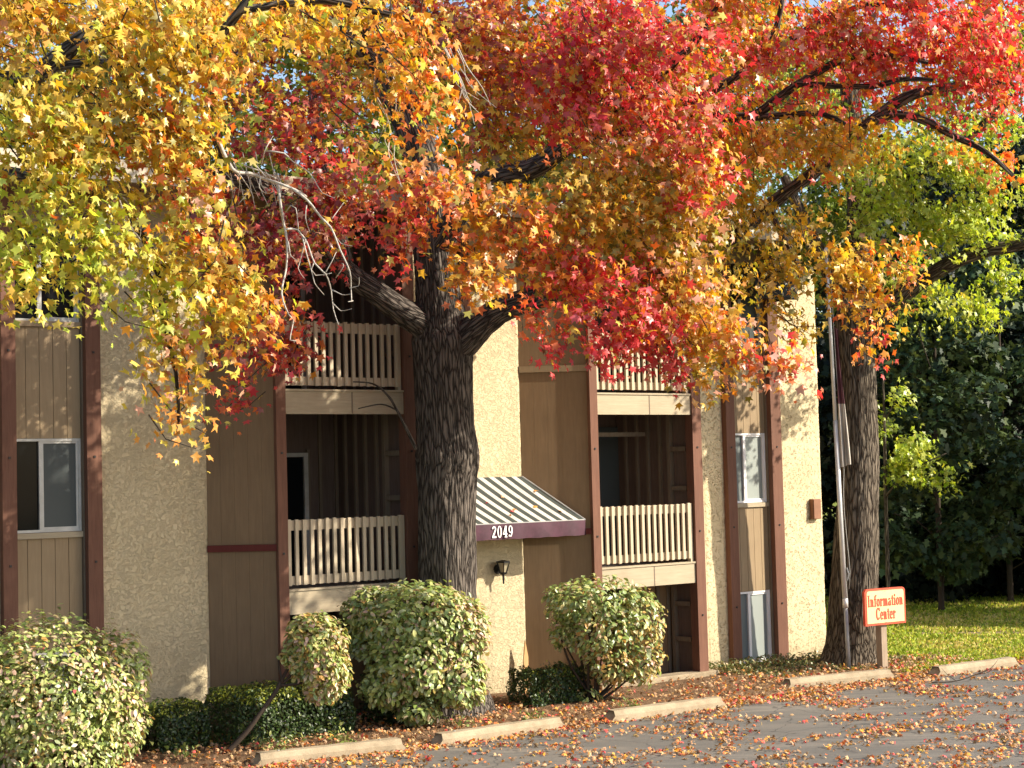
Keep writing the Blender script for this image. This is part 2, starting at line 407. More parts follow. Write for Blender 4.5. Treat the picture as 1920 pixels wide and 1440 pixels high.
def window(u0, u1, z0, z1, v, light='glassl', dark='glassd', fm='alu'):
    f = MB(); t = .034
    f.ubox(u0, u1, v - .05, v + .015, z0, z0 + t); f.ubox(u0, u1, v - .05, v + .015, z1 - t, z1)
    f.ubox(u0, u0 + t * .7, v - .05, v + .0148, z0 + t, z1 - t); f.ubox(u1 - t, u1, v - .05, v + .0148, z0 + t, z1 - t)
    w = MB(); w.ubox(u0 - .01, u1 + .01, v - .3, v - .08, z0 - .01, z1 + .01); 
    fr = f.build('window', M[fm], bld)
    um = u0 + (u1 - u0) * .42
    s = MB(); s.ubox(um - .03, um + .03, v - .03, v + .006, z0 + t, z1 - t); s.ubox(um + .03, u1 - t, v - .02, v + .002, z0 + t, z0 + t + .03); s.ubox(um + .03, u1 - t, v - .02, v + .002, z1 - t - .03, z1 - t)
    s.ubox(u1 - t - .03, u1 - t, v - .02, v + .0018, z0 + t + .03, z1 - t - .03)
    s.build('sash', M[fm], fr)
    a = MB(); a.ubox(u0 + t * .7, um - .03, v - .04, v - .032, z0 + t, z1 - t); a.build('pane', M[dark], fr)
    a = MB(); a.ubox(um + .03, u1 - t - .03, v - .022, v - .016, z0 + t + .03, z1 - t - .03); a.build('pane', M[light], fr)
    return fr
def window_bay(p0, p1, q0, q1, glass, base=True):
    """post [p0,p1], infill, post [q0,q1]"""
    post(p0, p1, -.28, .10); post(q0, q1, -.28, .10)
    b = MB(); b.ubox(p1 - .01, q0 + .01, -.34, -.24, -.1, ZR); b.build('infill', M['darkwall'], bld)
    b = MB(); b.ubox(q0 - .02, q0 - .001, -.24, -.0, -.1, ZR); b.build('jamb', M['batten'], bld)  # darker wood than the siding, standing in for shade on the jamb
    ur = q0 - .022
    v = -.045
    for i, (w0, w1, nxt) in enumerate(((.07, 1.30, 2.76), (2.84, 4.05, 5.50), (5.57, 6.80, ZR))):
        window(p1 + .003, ur, w0, w1, v - .02, *glass[i])
        siding(p1 + .003, ur, v, w1 + .002, nxt, M['tan'])
        if i < 2:
            s = MB(); s.ubox(p1 + .003, ur + .03, v - .03, v + .035, nxt + .002, nxt + .075); s.build('sill', M['fascia'] if i == 0 else M['tan'], bld)
    s = MB(); s.ubox(p1 + .003, ur + .03, v - .05, v + .05, -.02, .068); s.build('sill', M['fascia'], bld)
window_bay(8.69, 8.88, 9.84, 10.045, [('glassl', 'glassd'), ('glassl', 'glassd'), ('glassd', 'glassd')])
window_bay(21.59, 21.80, 22.70, 22.95, [('glassw', 'glassg', 'white'), ('glassw', 'glassg', 'white'), ('glassl', 'glassd')])
# stair bay over the entrance, mostly behind the big tree
post(15.38, 15.56, -.28, .10, 3.4); post(15.98, 16.15, -.28, .10, 3.4)
siding(15.40, 16.14, -.10, 2.25, ZR, M['tan'])
b = MB(); b.ubox(15.42, 16.14, -.2, -.08, -.1, 2.2); b.build('door', M['redtrim'], bld)

def angled(u0, v0, u1, v1, mat, name, z0=-.05, z1=ZR, grooves=True):
    """vertical panel between two plan points; faces outward"""
    d = np.array([u1 - u0, -(v1 - v0)]); L = np.linalg.norm(d); d /= L; nrm = np.array([d[1], -d[0]])
    b = MB(); n = max(2, round(L / .2))
    def slabp(s0, s1, t0, t1, za, zb):
        o = np.array([u0, -v0]); P = [o + d * s0 + nrm * t0, o + d * s1 + nrm * t0, o + d * s1 + nrm * t1, o + d * s0 + nrm * t1]
        P = [tuple(p) for p in P]
        ar = sum(P[i][0] * P[(i + 1) % 4][1] - P[(i + 1) % 4][0] * P[i][1] for i in range(4))
        b.prism(P if ar > 0 else P[::-1], za, zb)
    return b, slabp, L, n
def brown_panel(u0, v0, u1, v1):
    b, sl, L, n = angled(u0, v0, u1, v1, None, '')
    sl(0, L, -.06, -.006, -.05, ZR)
    for i in range(n):
        for za, zb in ((-.05, 2.47), (2.57, 5.02), (5.13, ZR)):
            sl(L * i / n + .001, L * (i + 1) / n - .001, -.006, 0, za, zb)
    b.build('siding_panel', M['brownpanel'], bld)
    b, sl, L, n = angled(u0, v0, u1, v1, None, ''); sl(0, L, -.011, .025, 2.475, 2.565); b.build('trim', M['redtrim'], bld)
    b, sl, L, n = angled(u0, v0, u1, v1, None, ''); sl(0, L, -.011, .025, 5.025, 5.125); b.build('trim', M['tan'], bld)
def balcony_bay(us, ul, ur, ue, door):
    """stucco ends at us; front posts [ul..],[..ur]; stucco resumes at ue"""
    PV = .75
    brown_panel(us, -.005, ul + .01, PV - .06)
    # return wall on the far side
    b, sl, L, n = angled(ur - .01, PV - .06, ue, -.005, None, ''); sl(0, L, -.1, 0, -.05, ZR); b.build('wall', M['stucco'], bld)
    post(ul, ul + .155, PV - .17, PV); post(ur - .2, ur, PV - .17, PV)
    i0, i1 = ul + .157, ur - .202
    # recess shell
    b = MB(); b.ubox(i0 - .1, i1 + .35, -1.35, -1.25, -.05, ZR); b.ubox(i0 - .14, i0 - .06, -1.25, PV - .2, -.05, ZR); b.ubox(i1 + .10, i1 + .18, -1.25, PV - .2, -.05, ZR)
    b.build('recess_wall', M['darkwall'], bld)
    bt = MB(); x = (uv_of(wv(-1.2, 600, 900))[0] if door[0] else uv_of(wv(-1.2, 1185, 900))[0])
    while x < i1 + .05:
        bt.ubox(x, x + .05, -1.25, -1.215, .05, ZR); x += .29
    for z in (.62, 1.2, 2.45, 3.1, 3.75, 5.2, 5.85, 6.5): bt.ubox(i1 + .03, i1 + .10, .18, PV - .22, z, z + .075)
    bt.ubox(i1 + .02, i1 + .10, .10, .17, .05, ZR)
    for q_ in (-1.0, -.72, -.45, -.15): bt.ubox(i1 + .05, i1 + .10, q_, q_ + .05, .05, ZR)
    bt.build('batten', M['batten'], bld)
    for k, zs in enumerate((1.91, 4.655)):
        s = MB(); s.ubox(i0 - .05, i1 + .09, -1.24, PV - .08, zs - .13, zs - .02); s.build('balcony_slab', M['slab'], bld)
        f = MB(); f.ubox(i0 + .002, i1 - .002, PV - .075, PV - .03, zs - .315, zs); f.ubox(i0 + .002, i1 - .002, PV - .16, PV - .012, zs + .002, zs + .03)
        f.ubox((i0 + i1) / 2 + .1, (i0 + i1) / 2 + .12, PV - .03, PV - .026, zs - .31, zs - .005, 1)
        f.build('fascia', [M['fascia'], M['batten']], bld)
        r = MB(); z0, z1 = zs + .085, zs + .98; e1 = i1 - .075
        r.ubox(i0 + .004, e1, PV - .115, PV - .075, z0, z0 + .12); r.ubox(i0 + .004, e1, PV - .115, PV - .075, z1 - .15, z1 - .012)
        r.ubox(e1 + .002, e1 + .055, PV - .13, PV - .05, zs + .01, z1)
        rl = r.build('railing', M['rail'], bld)
        n = 16
        for q in range(n):
            u = i0 + .015 + (e1 - i0 - .06) * q / (n - 1)
            c = MB(); c.ubox(u, u + .05, PV - .0745, PV - .038 + random.uniform(-.003, .003), z0 - .005 + random.uniform(-.006, .006), z1 + random.uniform(-.006, .006))
            c.build('baluster', M['rail'], rl)
        if not door[k]:
            g0, g1 = uv_of(wv(-1.2, 1136, 900))[0], uv_of(wv(-1.2, 1170, 900))[0]
            dr = MB(); dr.ubox(g1, g1 + .06, -1.248, -1.18, zs, zs + 2.3); dd = dr.build('balcony_door', M['batten'], bld)
            g = MB(); g.ubox(g0 - .5, g1 - .002, -1.246, -1.2, zs, zs + 2.3); g.build('pane', M['glassl'], dd)
        if door[k]:
            pe = wv(-1.18, 578, 900); d1 = uv_of(pe)[0]; d0 = d1 - .85; zt = zs + 1.93
            dr = MB(); dr.ubox(d0, d1, -1.25, -1.17, zt - .06, zt); dr.ubox(d1 - .07, d1, -1.25, -1.172, zs, zt - .061); dr.ubox(d1 + .002, d1 + .05, -1.25, -1.2, zs, zt + .05, 1)
            dd = dr.build('balcony_door', [M['alu'], M['batten']], bld)
            g = MB(); g.ubox(d0, d1 - .072, -1.248, -1.21, zs, zt - .062); g.build('pane', M['glassd'], dd)
    g = MB(); g.ubox(i0 - .05, i1 + .25, -1.24, PV - .3, -.05, .03); g.build('patio_slab', M['slab'], bld)
    d = MB()
    for u in (i1 - .75, i1 - .25, i1 - .02): d.ubox(u, u + .07, -.02, .04, .10, 1.75)
    d.ubox(i1 - 1.6, i1 + .05, -.03, .05, .031, .095)
    for u in (i1 - .67, i1 - .17): d.ubox(u, u + .4, -.01, .02, .1, 1.75, 1)
    d.build('patio_screen', [M['batten'], M['brownpanel']], bld)
balcony_bay(11.635, 12.306, 14.642, 15.39, (1, 1))
balcony_bay(17.155, 17.954, 20.353, 21.10, (0, 0))
for a_ in ((17.98, 20.52, .50, .82, -.05, .15), (12.4, 14.7, .45, .82, -.05, .10)): b = MB(); b.ubox(*a_); b.build('patio_kerb', M['concrete'], bld, bevel=.012)
# gutter shelf rail seen in the far balcony
b = MB(); b.ubox(18.4, 20.1, -.40, -.34, 4.02, 4.09); b.build('cross_beam', M['batten'], bld)

# ------------------------------------------------------------------ lettering drawn as solid strokes
def glyph(ch):
    """list of polygons in a cell: cap height 1, x height .66; returns polygons, advance"""
    S, t, X = .19, .085, .66; out = []
    rc = lambda x0, y0, x1, y1: out.append([(x0, y0), (x1, y0), (x1, y1), (x0, y1)])
    def ring(cx, cy, rx, ry, a0, a1, tw=S, th=t, n=18):
        o, i = [], []
        for k in range(n + 1):
            a = R(a0 + (a1 - a0) * k / n); o.append((cx + rx * math.cos(a), cy + ry * math.sin(a))); i.append((cx + (rx - tw) * math.cos(a), cy + (ry - th) * math.sin(a)))
        for k in range(n): out.append([o[k], o[k + 1], i[k + 1], i[k]])
    def quad(*p): out.append(list(p))
    def stem(x, y0, y1, foot=True, head=0):
        rc(x, y0, x + S, y1)
        if foot: rc(x - .07, y0, x + S + .07, y0 + t)
        if head: rc(x - .08, y1 - t, x + (S + .08 if head == 2 else S), y1)
    if ch == 'I': stem(.1, 0, 1, True, 2); adv = .46
    elif ch == 'i': stem(.08, 0, X, True, 1); ring(.08 + S / 2, .86, .11, .11, 0, 360, .109, .109); adv = .40
    elif ch == 'n': stem(.08, 0, X, True, 1); ring(.33, X - .25, .26, .25, 0, 150, S); stem(.40, 0, X - .24); adv = .74
    elif ch == 'm':
        stem(.08, 0, X, True, 1); ring(.31, X - .25, .24, .25, 0, 150, S); stem(.36, 0, X - .24); ring(.59, X - .25, .24, .25, 0, 150, S); stem(.64, 0, X - .24); adv = .98
    elif ch == 'r': stem(.08, 0, X, True, 1); ring(.36, X - .22, .2, .22, 20, 160, .12, .12); ring(.45, X - .13, .09, .09, 0, 360, .089, .089); adv = .58
    elif ch == 'f': stem(.12, 0, .8); ring(.34, .8, .22, .2, 30, 180, S); rc(0, X - t, .44, X); adv = .48
    elif ch == 't': stem(.12, .12, .86, False); ring(.31, .17, .19, .17, 180, 320, S); rc(0, X - t, .44, X); adv = .48
    elif ch == 'o': ring(.31, X / 2, .31, X / 2 + .01, 0, 360); adv = .66
    elif ch == 'e': ring(.31, X / 2, .31, X / 2 + .01, 0, 318); rc(.12, X / 2 - .04, .6, X / 2 + .035); adv = .66
    elif ch == 'a': ring(.24, X - .2, .22, .2, 20, 165, .1); stem(.34, 0, X - .2); ring(.24, .19, .24, .2, 60, 340, S * .9); adv = .64
    elif ch == 'C': ring(.42, .5, .42, .51, 42, 318, .24, .09); rc(.68, .70, .76, .98); adv = .84
    elif ch == '2': ring(.27, .72, .26, .28, -10, 170, .16, .1); quad((.37, .70), (.52, .66), (.22, .14), (.02, .14)); rc(.02, 0, .54, .145); adv = .60
    elif ch == '0': ring(.28, .5, .28, .51, 0, 360, .15, .075); adv = .62
    elif ch == '4': rc(.30, .0, .46, 1.0); rc(.02, .24, .56, .34); quad((.02, .34), (.13, .34), (.40, 1.0), (.29, 1.0)); rc(.2, 0, .56, .07); adv = .62
    elif ch == '9': ring(.27, .68, .26, .32, 0, 360, .14, .075); ring(.20, .60, .33, .60, -80, 10, .14, .08); ring(.12, .14, .09, .09, 0, 360, .089, .089); adv = .60
    else: adv = .3
    return out, adv
def text_mesh(s, width, height, place, mb, thick=.004, track=.04, mi=0):
    """lay a line centred at 0; place(x, y, depth) -> local point"""
    g = [glyph(c) for c in s]; tot = sum(a + track for _, a in g) - track; kx = width / tot; x = 0
    for polys, adv in g:
        for p in polys:
            ar = sum(p[i][0] * p[(i + 1) % len(p)][1] - p[(i + 1) % len(p)][0] * p[i][1] for i in range(len(p)))
            q = p if ar > 0 else p[::-1]; n = len(q); th = thick + random.uniform(0, .0012)
            fr = [place((x + a) * kx - width / 2, y * height, th) for a, y in q]; bk = [place((x + a) * kx - width / 2, y * height, 0) for a, y in q]
            mb.add(bk + fr, [tuple(range(n, 2 * n))] + [(i, (i + 1) % n, n + (i + 1) % n, n + i) for i in range(n)], mi)
        x += adv + track

# ------------------------------------------------------------------ entrance awning
aw = empty('entrance_awning', fac(16.3, .02, 2.45), math.atan2(DU[1], DU[0]))
tag(aw, 'green and white striped fabric awning over the entrance, burgundy front edge reading 2049', 'awning')
def AW(u, v, z): return (u - 16.3, -(v - .02), z - 2.45)
UL, UR, AZR, AZF, AV = 15.40, 17.13, 3.40, 2.70, .72
b = MB(); ns, sh = 20, .69
def zc(t): return AZR + (AZF - AZR) * t - .02 * math.sin(math.pi * t)
w = .115; u = UR
k = 0
while u > 14.2 - sh:
    a, c = u - w, u
    for i in range(6):
        t0, t1 = i / 6, (i + 1) / 6
        q = []
        for (uu, t) in ((a, t0), (c, t0), (c, t1), (a, t1)):
            U = uu + sh * t; lim = UL - .70 * t
            q.append(AW(max(U, lim), .03 + (AV - .03) * t, zc(t)))
        if abs(q[0][0] - q[1][0]) + abs(q[2][0] - q[3][0]) > .004: b.add(q, [(3, 2, 1, 0)], (1, 0)[k % 2 == 0])
    w = .10 if k % 2 == 0 else .118
    u -= abs(c - a); k += 1
cn = b.build('canopy', [M['stripeg'], M['stripew']], aw)
FL, FR = UL - .70, UR + sh
b = MB(); n = 40; vs = []
for i in range(n + 1):
    U = FL + (FR - FL) * i / n; wv_ = .012 * math.sin(i * .9) + .006 * math.sin(i * 2.3)
    vs += [AW(U, AV, AZF), AW(U, AV + .004 + wv_ * .5, AZF - .115), AW(U, AV + wv_, AZF - .235 + .004 * math.sin(i * 1.3))]
b.add(vs, [(3 * i + j, 3 * i + j + 1, 3 * i + 4 + j, 3 * i + 3 + j) for i in range(n) for j in (0, 1)])
for U, s in ((FL, -1), (FR, 1)):
    b.add([AW(U, AV, AZF), AW(U, AV, AZF - .235), AW(U - s * .68, .03, AZF - .235), AW(U - s * .68, .03, AZF)], [(0, 1, 2, 3)])
b.build('valance', M['valance'], aw, smooth=True)
b = MB(); b.tube([AW(UL, .03, AZR), AW(FL, AV, AZF)], [.012, .012], 6); b.tube([AW(UR, .03, AZR), AW(FR, AV, AZF)], [.012, .012], 6); b.tube([AW(FL, AV - .01, AZF), AW(FR, AV - .01, AZF)], [.012, .012], 6)
b.build('frame', M['poleg'], aw)
b = MB(); text_mesh('2049', .40, .175, lambda x, y, d: AW(16.17 + x, AV + .016 + d, AZF - .205 + y), b, .006, .09); b.build('lettering', M['white'], aw)

# wall lantern
wl = empty('wall_lantern', fac(16.62, .0, 1.98), math.atan2(DU[1], DU[0])); tag(wl, 'small black wall lantern on the stucco beside the entrance under the awning', 'wall lamp')
def cone(mb, p0, p1, r0, r1, seg=6, mi=0): mb.tube([p0, p1], [r0, r1], seg, mi)
b = MB(); b.tube([(0, .0, .0), (0, -.03, 0)], [.075, .07], 16); b.tube([(0, -.02, -.0), (.0, -.1, -.05), (0, -.15, -.07)], [.016, .014, .014], 8, smooth=.02); b.build('backplate', M['black'], wl)
b = MB(); cx = -.15
for k in range(6):
    a = k * math.pi / 3; c, s = math.cos(a), math.sin(a)
    b.tube([(.055 * c, cx + .055 * s, -.05), (.105 * c, cx + .105 * s, .105)], [.008, .008], 4)
b.tube([(0, cx, .105), (0, cx, .125)], [.115, .112], 6); b.tube([(0, cx, .125), (0, cx, .145)], [.10, .03], 6); b.tube([(0, cx, -.04), (0, cx, -.075)], [.062, .05], 6); b.tube([(0, cx, -.07), (0, cx, -.22)], [.02, .012], 8)
cg = b.build('cage', M['black'], wl); b = MB(); b.tube([(0, cx, -.045), (0, cx, .104)], [.048, .095], 6); b.build('pane', M['lampglass'], cg)

# utility box on the far pier
ub = empty('utility_box', fac(23.82, .0, 2.50), math.atan2(DU[1], DU[0])); tag(ub, 'small brown metal box fixed to the sunlit stucco near the building corner', 'utility box')
b = MB(); b.box((-.10, -.09, 0), (.10, .01, .36)); b.build('housing', M['brownbox'], ub, bevel=.008)
b = MB(); b.box((-.093, -.103, .006), (.093, -.0915, .354)); b.build('lid', M['brownbox'], ub, bevel=.004)
# black awning above the top right window
ba = empty('window_awning', fac(22.25, .0, 6.5), math.atan2(DU[1], DU[0])); tag(ba, 'black fabric awning bulging out over the top floor window, half hidden by leaves', 'awning')
b = MB(); n = 10; vs = []
for uu in (-.45, .55):
    for i in range(n + 1):
        t = i / n * math.pi / 2; vs.append((uu, -.12 - .62 * math.sin(t), .62 * math.cos(t) - .15 + .02 * math.sin(i * 2)))
b.add(vs, [(i, i + 1, n + 2 + i, n + 1 + i) for i in range(n)])
b.add([(-.45, -.12, -.15)] + vs[:n + 1], [(0, i + 1, i + 2) for i in range(n)]); b.add([(.55, -.12, -.15)] + vs[n + 1:], [(0, i + 2, i + 1) for i in range(n)])
b.build('hood', M['blackcloth'], ba, smooth=False)
for a_ in ((-.74, -.15), (-.12, .47)): b = MB(); b.tube([(-.45, *a_), (.55, *a_)], [.014, .014], 6); b.build('frame_rod', M['black'], ba)

# ------------------------------------------------------------------ wheel stops
STOPS = [((478, 1440), (767, 1408), 'concrete wheel stop nearest the big round shrub, its front cut by the picture edge'),
         ((822, 1402), (1064, 1366), 'concrete wheel stop in front of the big tree, chipped left end in shade'),
         ((1146, 1356), (1365, 1327), 'concrete wheel stop in front of the patio with the open twiggy shrub'),
         ((1476, 1294), (1691, 1272), 'concrete wheel stop beside the flagpole and the information sign'),
         ((1758, 1270), (1914, 1250), 'farthest concrete wheel stop by the lawn, with a dead twig lying on it')]
for (a, c, lab) in STOPS:
    p, q = ground(*a), ground(*c); d = q - p; L = np.linalg.norm(d); L = min(max(L, 1.95), 2.2)
    o = empty('wheel_stop', (p[0], p[1], .005), math.atan2(d[1], d[0])); 
    b = MB(); n = 24; sec = [(-.115, 0), (-.112, .085), (-.07, .152), (.06, .155), (.11, .085), (.115, 0)]; vs = []
    sd = random.random() * 50
    for i in range(n + 1):
        x = L * i / n; e = .8 if i in (0, n) else 1
        for k, (y, z) in enumerate(sec):
            j = noise.noise(Vector((x * 4 + sd, k * 3.1, sd))) * .008
            xx = x + (.9 * z if i == 0 else 0) - (.9 * z if i == n else 0)
            vs.append((xx + j, y + j + .115, z * (1 if i not in (0, n) else .94) + (j if z else 0)))
    m = len(sec)
    b.add(vs, [(i * m + k, i * m + k + 1, (i + 1) * m + k + 1, (i + 1) * m + k)[::-1] for i in range(n) for k in range(m - 1)] + [tuple(range(m)), tuple(range(n * m, n * m + m))[::-1]])
    b.build('stop_block', M['concrete'], o); 
    for x in (.35, L - .35): b = MB(); b.tube([(x, .115, .145), (x, .115, .162)], [.014, .014], 8); b.build('anchor_pin', M['poleg'], o)
    tag(o, lab, 'wheel stop', 'concrete wheel stops along the edge of the parking lot')

# ------------------------------------------------------------------ information sign
sp = ground(1655, 1258, .03)
sg = empty('information_sign', (sp[0], sp[1], .0), math.atan2(DU[1], DU[0]) - R(4)); tag(sg, 'cream sign with red border reading Information Center on a wooden post', 'sign')
b = MB(); b.box((-.065, -.065, -.1), (.065, .065, 1.36)); b.build('post', M['signpost'], sg, bevel=.006)
SW, SHh, z0 = .94, .60, .80
def rounded(x0, x1, zz0, zz1, r, y0, y1, mb, mi):
    P = [(x1, zz0), (x1, zz1 - r)] + [(x1 - r + r * math.cos(t), zz1 - r + r * math.sin(t)) for t in np.linspace(.15, math.pi / 2, 6)]
    P += [(x0 + r * math.cos(t), zz1 - r + r * math.sin(t)) for t in ()] + [(x0 + r + r * math.cos(t), zz1 - r + r * math.sin(t)) for t in np.linspace(math.pi / 2, math.pi, 6)] + [(x0, zz0)]
    n = len(P)
    mb.add([(x, y0, z) for x, z in P] + [(x, y1, z) for x, z in P], [tuple(range(n)), tuple(range(n, 2 * n))[::-1]] + [(i, n + i, n + (i + 1) % n, (i + 1) % n) for i in range(n)], mi)
b = MB(); rounded(-SW / 2, SW / 2, z0, z0 + SHh, .07, -.115, -.066, b, 0); bo = b.build('board', M['signred'], sg)
b = MB(); rounded(-SW / 2 + .04, SW / 2 - .04, z0 + .035, z0 + SHh - .035, .05, -.122, -.112, b, 0); b.build('face', M['signcream'], bo)
b = MB()
text_mesh('Information', .82, .19, lambda x, y, d: (x, -.1225 - d, z0 + .31 + y), b, .006, .03)
text_mesh('Center', .46, .20, lambda x, y, d: (x, -.1225 - d, z0 + .09 + y), b, .006, .03)
b.build('lettering', M['signred'], bo)
for zz in (.045, .55): b = MB(); b.tube([(.0, -.121, z0 + zz), (0, -.127, z0 + zz)], [.009, .008], 8); b.build('bolt', M['poleg'], sg)

# ------------------------------------------------------------------ flagpole and flag
fb = ground(1592, 1258, .03); dp = float((fb - EYE) @ FW)
ft = at(1549, 470, dp)
fp = empty('flagpole', (fb[0], fb[1], 0)); tag(fp, 'slim telescoping metal flagpole leaning slightly, between the building corner and a tree', 'flagpole')
lean = (ft - fb)
def PL(t, off=(0, 0, 0)): return np.array(off) + lean * t
tj = .165
b = MB(); b.tube([PL(-.02), PL(tj)], [.036, .034], 14); b.build('lower_section', M['poleg'], fp, smooth=True)
b = MB(); b.tube([PL(tj - .01), PL(tj + .012)], [.046, .046], 14); b.tube([PL(tj), PL(.6)], [.043, .037], 14); b.build('middle_section', M['polem'], fp, smooth=True)
b = MB(); b.tube([PL(.595), PL(1)], [.032, .028], 14); b.tube([PL(1), PL(1.012)], [.06, .02], 12); b.build('upper_section', M['polem'], fp, smooth=True)
b = MB(); b.tube([PL(.22, (.05, -.03, 0)), PL(.235, (.075, -.03, 0)), PL(.25, (.05, -.03, 0))], [.012, .014, .012], 6); b.build('cleat', M['poleg'], fp)
b = MB(); b.tube([PL(.2, (.07, -.04, 0)), PL(.24, (.1, -.03, 0)), PL(.4, (.06, -.03, 0)), PL(.52, (.1, -.03, 0)), PL(.7, (.06, -.02, 0)), PL(.98, (.05, -.02, 0))], [.006] * 6, 5, smooth=.15); b.build('halyard', M['rope'], fp, smooth=True)
fl = empty('flag', tuple(fb + lean * .52)); tag(fl, 'faded dark red and off white flag hanging limp from the flagpole', 'flag')
def flag_mesh(s0, s1, name, mat):
    b = MB(); nx, nz = 22, 26; vs = []
    for j in range(nz + 1):
        s = s0 + (s1 - s0) * j / nz
        for i in range(nx + 1):
            t = i / nx; wd = .07 + .09 * s
            x = .05 + wd * t + .012 * math.sin(9 * t + 5 * s); y = -.02 + .045 * math.sin(t * 17 + s * 2.2) * (.4 + .6 * s) + .02 * math.sin(s * 7)
            p = lean / np.linalg.norm(lean) * (2.35 * (1 - s) - .25 + .12 * t * (s - .6)) ; vs.append((p[0] + x, p[1] + y, p[2]))
    b.add(vs, [(j * (nx + 1) + i, (j + 1) * (nx + 1) + i, (j + 1) * (nx + 1) + i + 1, j * (nx + 1) + i + 1) for j in range(nz) for i in range(nx)])
    return b.build(name, mat, fl, smooth=True)
flag_mesh(0, .55, 'red_field', M['flagr']); flag_mesh(.55, 1, 'white_field', M['flagw'])

# ------------------------------------------------------------------ trees with painted-from-life canopies
def px_poly(rows):   # rows of (px, py, depth, radius_px)
    return [at(x, y, d) for x, y, d, r in rows], [r * d / F for x, y, d, r in rows]
class Crown:
    def __init__(self, axis): self.C = []; self.N = []; self.T = []; self.S = []; self.K = []; self.tw = MB(); self.axis = np.array(axis); self.blend = 'GO3 Y2 O2 OL2 B'
    def blob(self, px, py, depth, rx, ry, mix, cov=1.0, rd=None, size=.072, jit=.2, twig=True, spread=.25):
        rxm, rym = rx * depth / F, ry * depth / F; rd = rd if rd else .42 * (rxm + rym)
        lp = (2 * size * F / depth) ** 2 * .30
        n = int(cov * 3.7 * math.pi * rx * ry / lp) + 3
        per = 15; k = max(2, int(n * (1.25 if rx > 42 else 1) / per)); c = at(px, py, depth)
        for _ in range(k):
            g = ball(1)[0] * RNG.uniform(.15, 1) ** .45
            sc = c + RT * g[0] * rxm + UPV * g[1] * rym + np.array([0, 1, 0]) * g[2] * rd
            if rx > 42 and noise.noise(Vector(tuple(sc * np.array([1.25, 1.25, 1.7])))) + .5 * noise.noise(Vector(tuple(sc * 3.1))) < -.13: continue
            m = int(RNG.integers(per - 7, per + 9)); tint = RNG.uniform(1 - jit, 1 + jit)
            out = sc - self.axis; out[2] *= .3; out = out / (np.linalg.norm(out) + 1e-6)
            dr = unit(out * .6 + np.array([0, 0, -.45]) + RNG.normal(size=3) * .45)
            s = RNG.uniform(-1, 1, m); P = sc + dr * (s * spread * 1.1)[:, None] + RNG.normal(size=(m, 3)) * spread * .42
            self.C.append(P)
            self.N.append(out * .4 + np.array([0, 0, .25]) + SUN * .35 + RNG.normal(size=(m, 3)) * .55)
            self.T.append(out * .3 + np.array([0, 0, -.75]) + RNG.normal(size=(m, 3)) * .5)
            self.S.append(size * RNG.uniform(.5, 1.3, m)); kk = pick(mix, m); al = RNG.random(m) < (.16 if 'G3' not in mix else 0); kk[al] = pick(self.blend, int(al.sum())); self.K.append(kk * tint * (RNG.random((m, 1)) < .06) * .45 + kk * tint * 1.0 * (1 - (RNG.random((m, 1)) < 0)) * .93)
            if twig and RNG.random() < .2:
                e = sc - dr * spread * 1.3 + np.array([0, 0, .12]); mid = sc - dr * .1 + RNG.normal(size=3) * .03
                e2 = sc + dr * spread * .9
                self.tw.tube([e, mid, e2], [.007, .005, .003], 4, cap=False)
    def rows(self, rows, depth0, **kw):
        for r in rows:
            x, y, dd, rx, ry, mix = r[:6]
            self.blob(x, y, depth0 + dd, rx, ry, mix, r[6] if len(r) > 6 else 1.0, **kw)
    def build(self, parent, mat, name='crown', shape='star', curl=.42):
        cat = lambda a: np.concatenate(a)
        o = parent.location
        leaf_mesh(name, cat(self.C), cat(self.N), cat(self.T), cat(self.S), cat(self.K), shape, mat, parent, curl, origin=(o[0], o[1], o[2]))
        if self.tw.v: self.tw.build('twigs', M['twig'], parent, origin=(o[0], o[1], o[2]))

# --- central sweetgum
tb = ground(846, 1335, .08); TD = float((tb - EYE) @ FW)
T1 = empty('sweetgum_tree', (tb[0], tb[1], 0)); tag(T1, 'large sweetgum with thick furrowed trunk before the entrance and red and orange leaves', 'tree')
o1 = T1.location
mb = MB()
d = TD
pts, rad = px_poly([(850, 1352, d, 92), (849, 1325, d, 74), (843, 1270, d, 60), (839, 1150, d, 53), (838, 1000, d, 52), (838, 900, d, 54), (840, 855, d, 58), (836, 800, d, 53), (830, 700, d, 54), (829, 640, d, 57), (826, 590, d, 48), (818, 500, d, 38), (806, 400, d, 36), (790, 300, d, 33), (755, 200, d, 29), (722, 130, d, 26), (690, 50, d, 23), (660, -60, d, 20), (640, -250, d, 15)])
mb.tube(pts, rad, 110, smooth=.055, disp=.026)
def limb(rows, seg=20, sm=.12, disp=.012, mb_=None):
    p, r = px_poly(rows); (mb_ or mb).tube(p, r, seg, smooth=sm, disp=disp)
limb([(835, 650, d, 40), (800, 612, d - .1, 31), (750, 582, d - .3, 23), (700, 545, d - .5, 20), (640, 500, d - .7, 18), (560, 400, d - 1, 16), (490, 350, d - 1.3, 14), (420, 332, d - 1.6, 12), (340, 300, d - 2, 11)], 40, .06, .018)
limb([(650, 505, d - .7, 14), (640, 450, d - .6, 12), (600, 300, d - .4, 10), (585, 150, d - .2, 8)])
limb([(838, 665, d, 36), (868, 640, d - 0.1, 32.0), (905, 605, d - 0.2, 27.0), (945, 578, d - 0.3, 24.0), (1000, 560, d - 0.5, 21.0), (1100, 530, d - 0.8, 18.0), (1250, 490, d - 0.3, 13.6), (1378, 443, d - 0.7, 11.9), (1440, 388, d - 0.9, 11.9), (1540, 312, d - 1.1, 11.0), (1625, 235, d - 1.3, 10.2), (1700, 182, d - 1.5, 9.3), (1765, 165, d - 1.7, 7.6), (1880, 150, d - 2.1, 5.1)], 40, .06, .016)
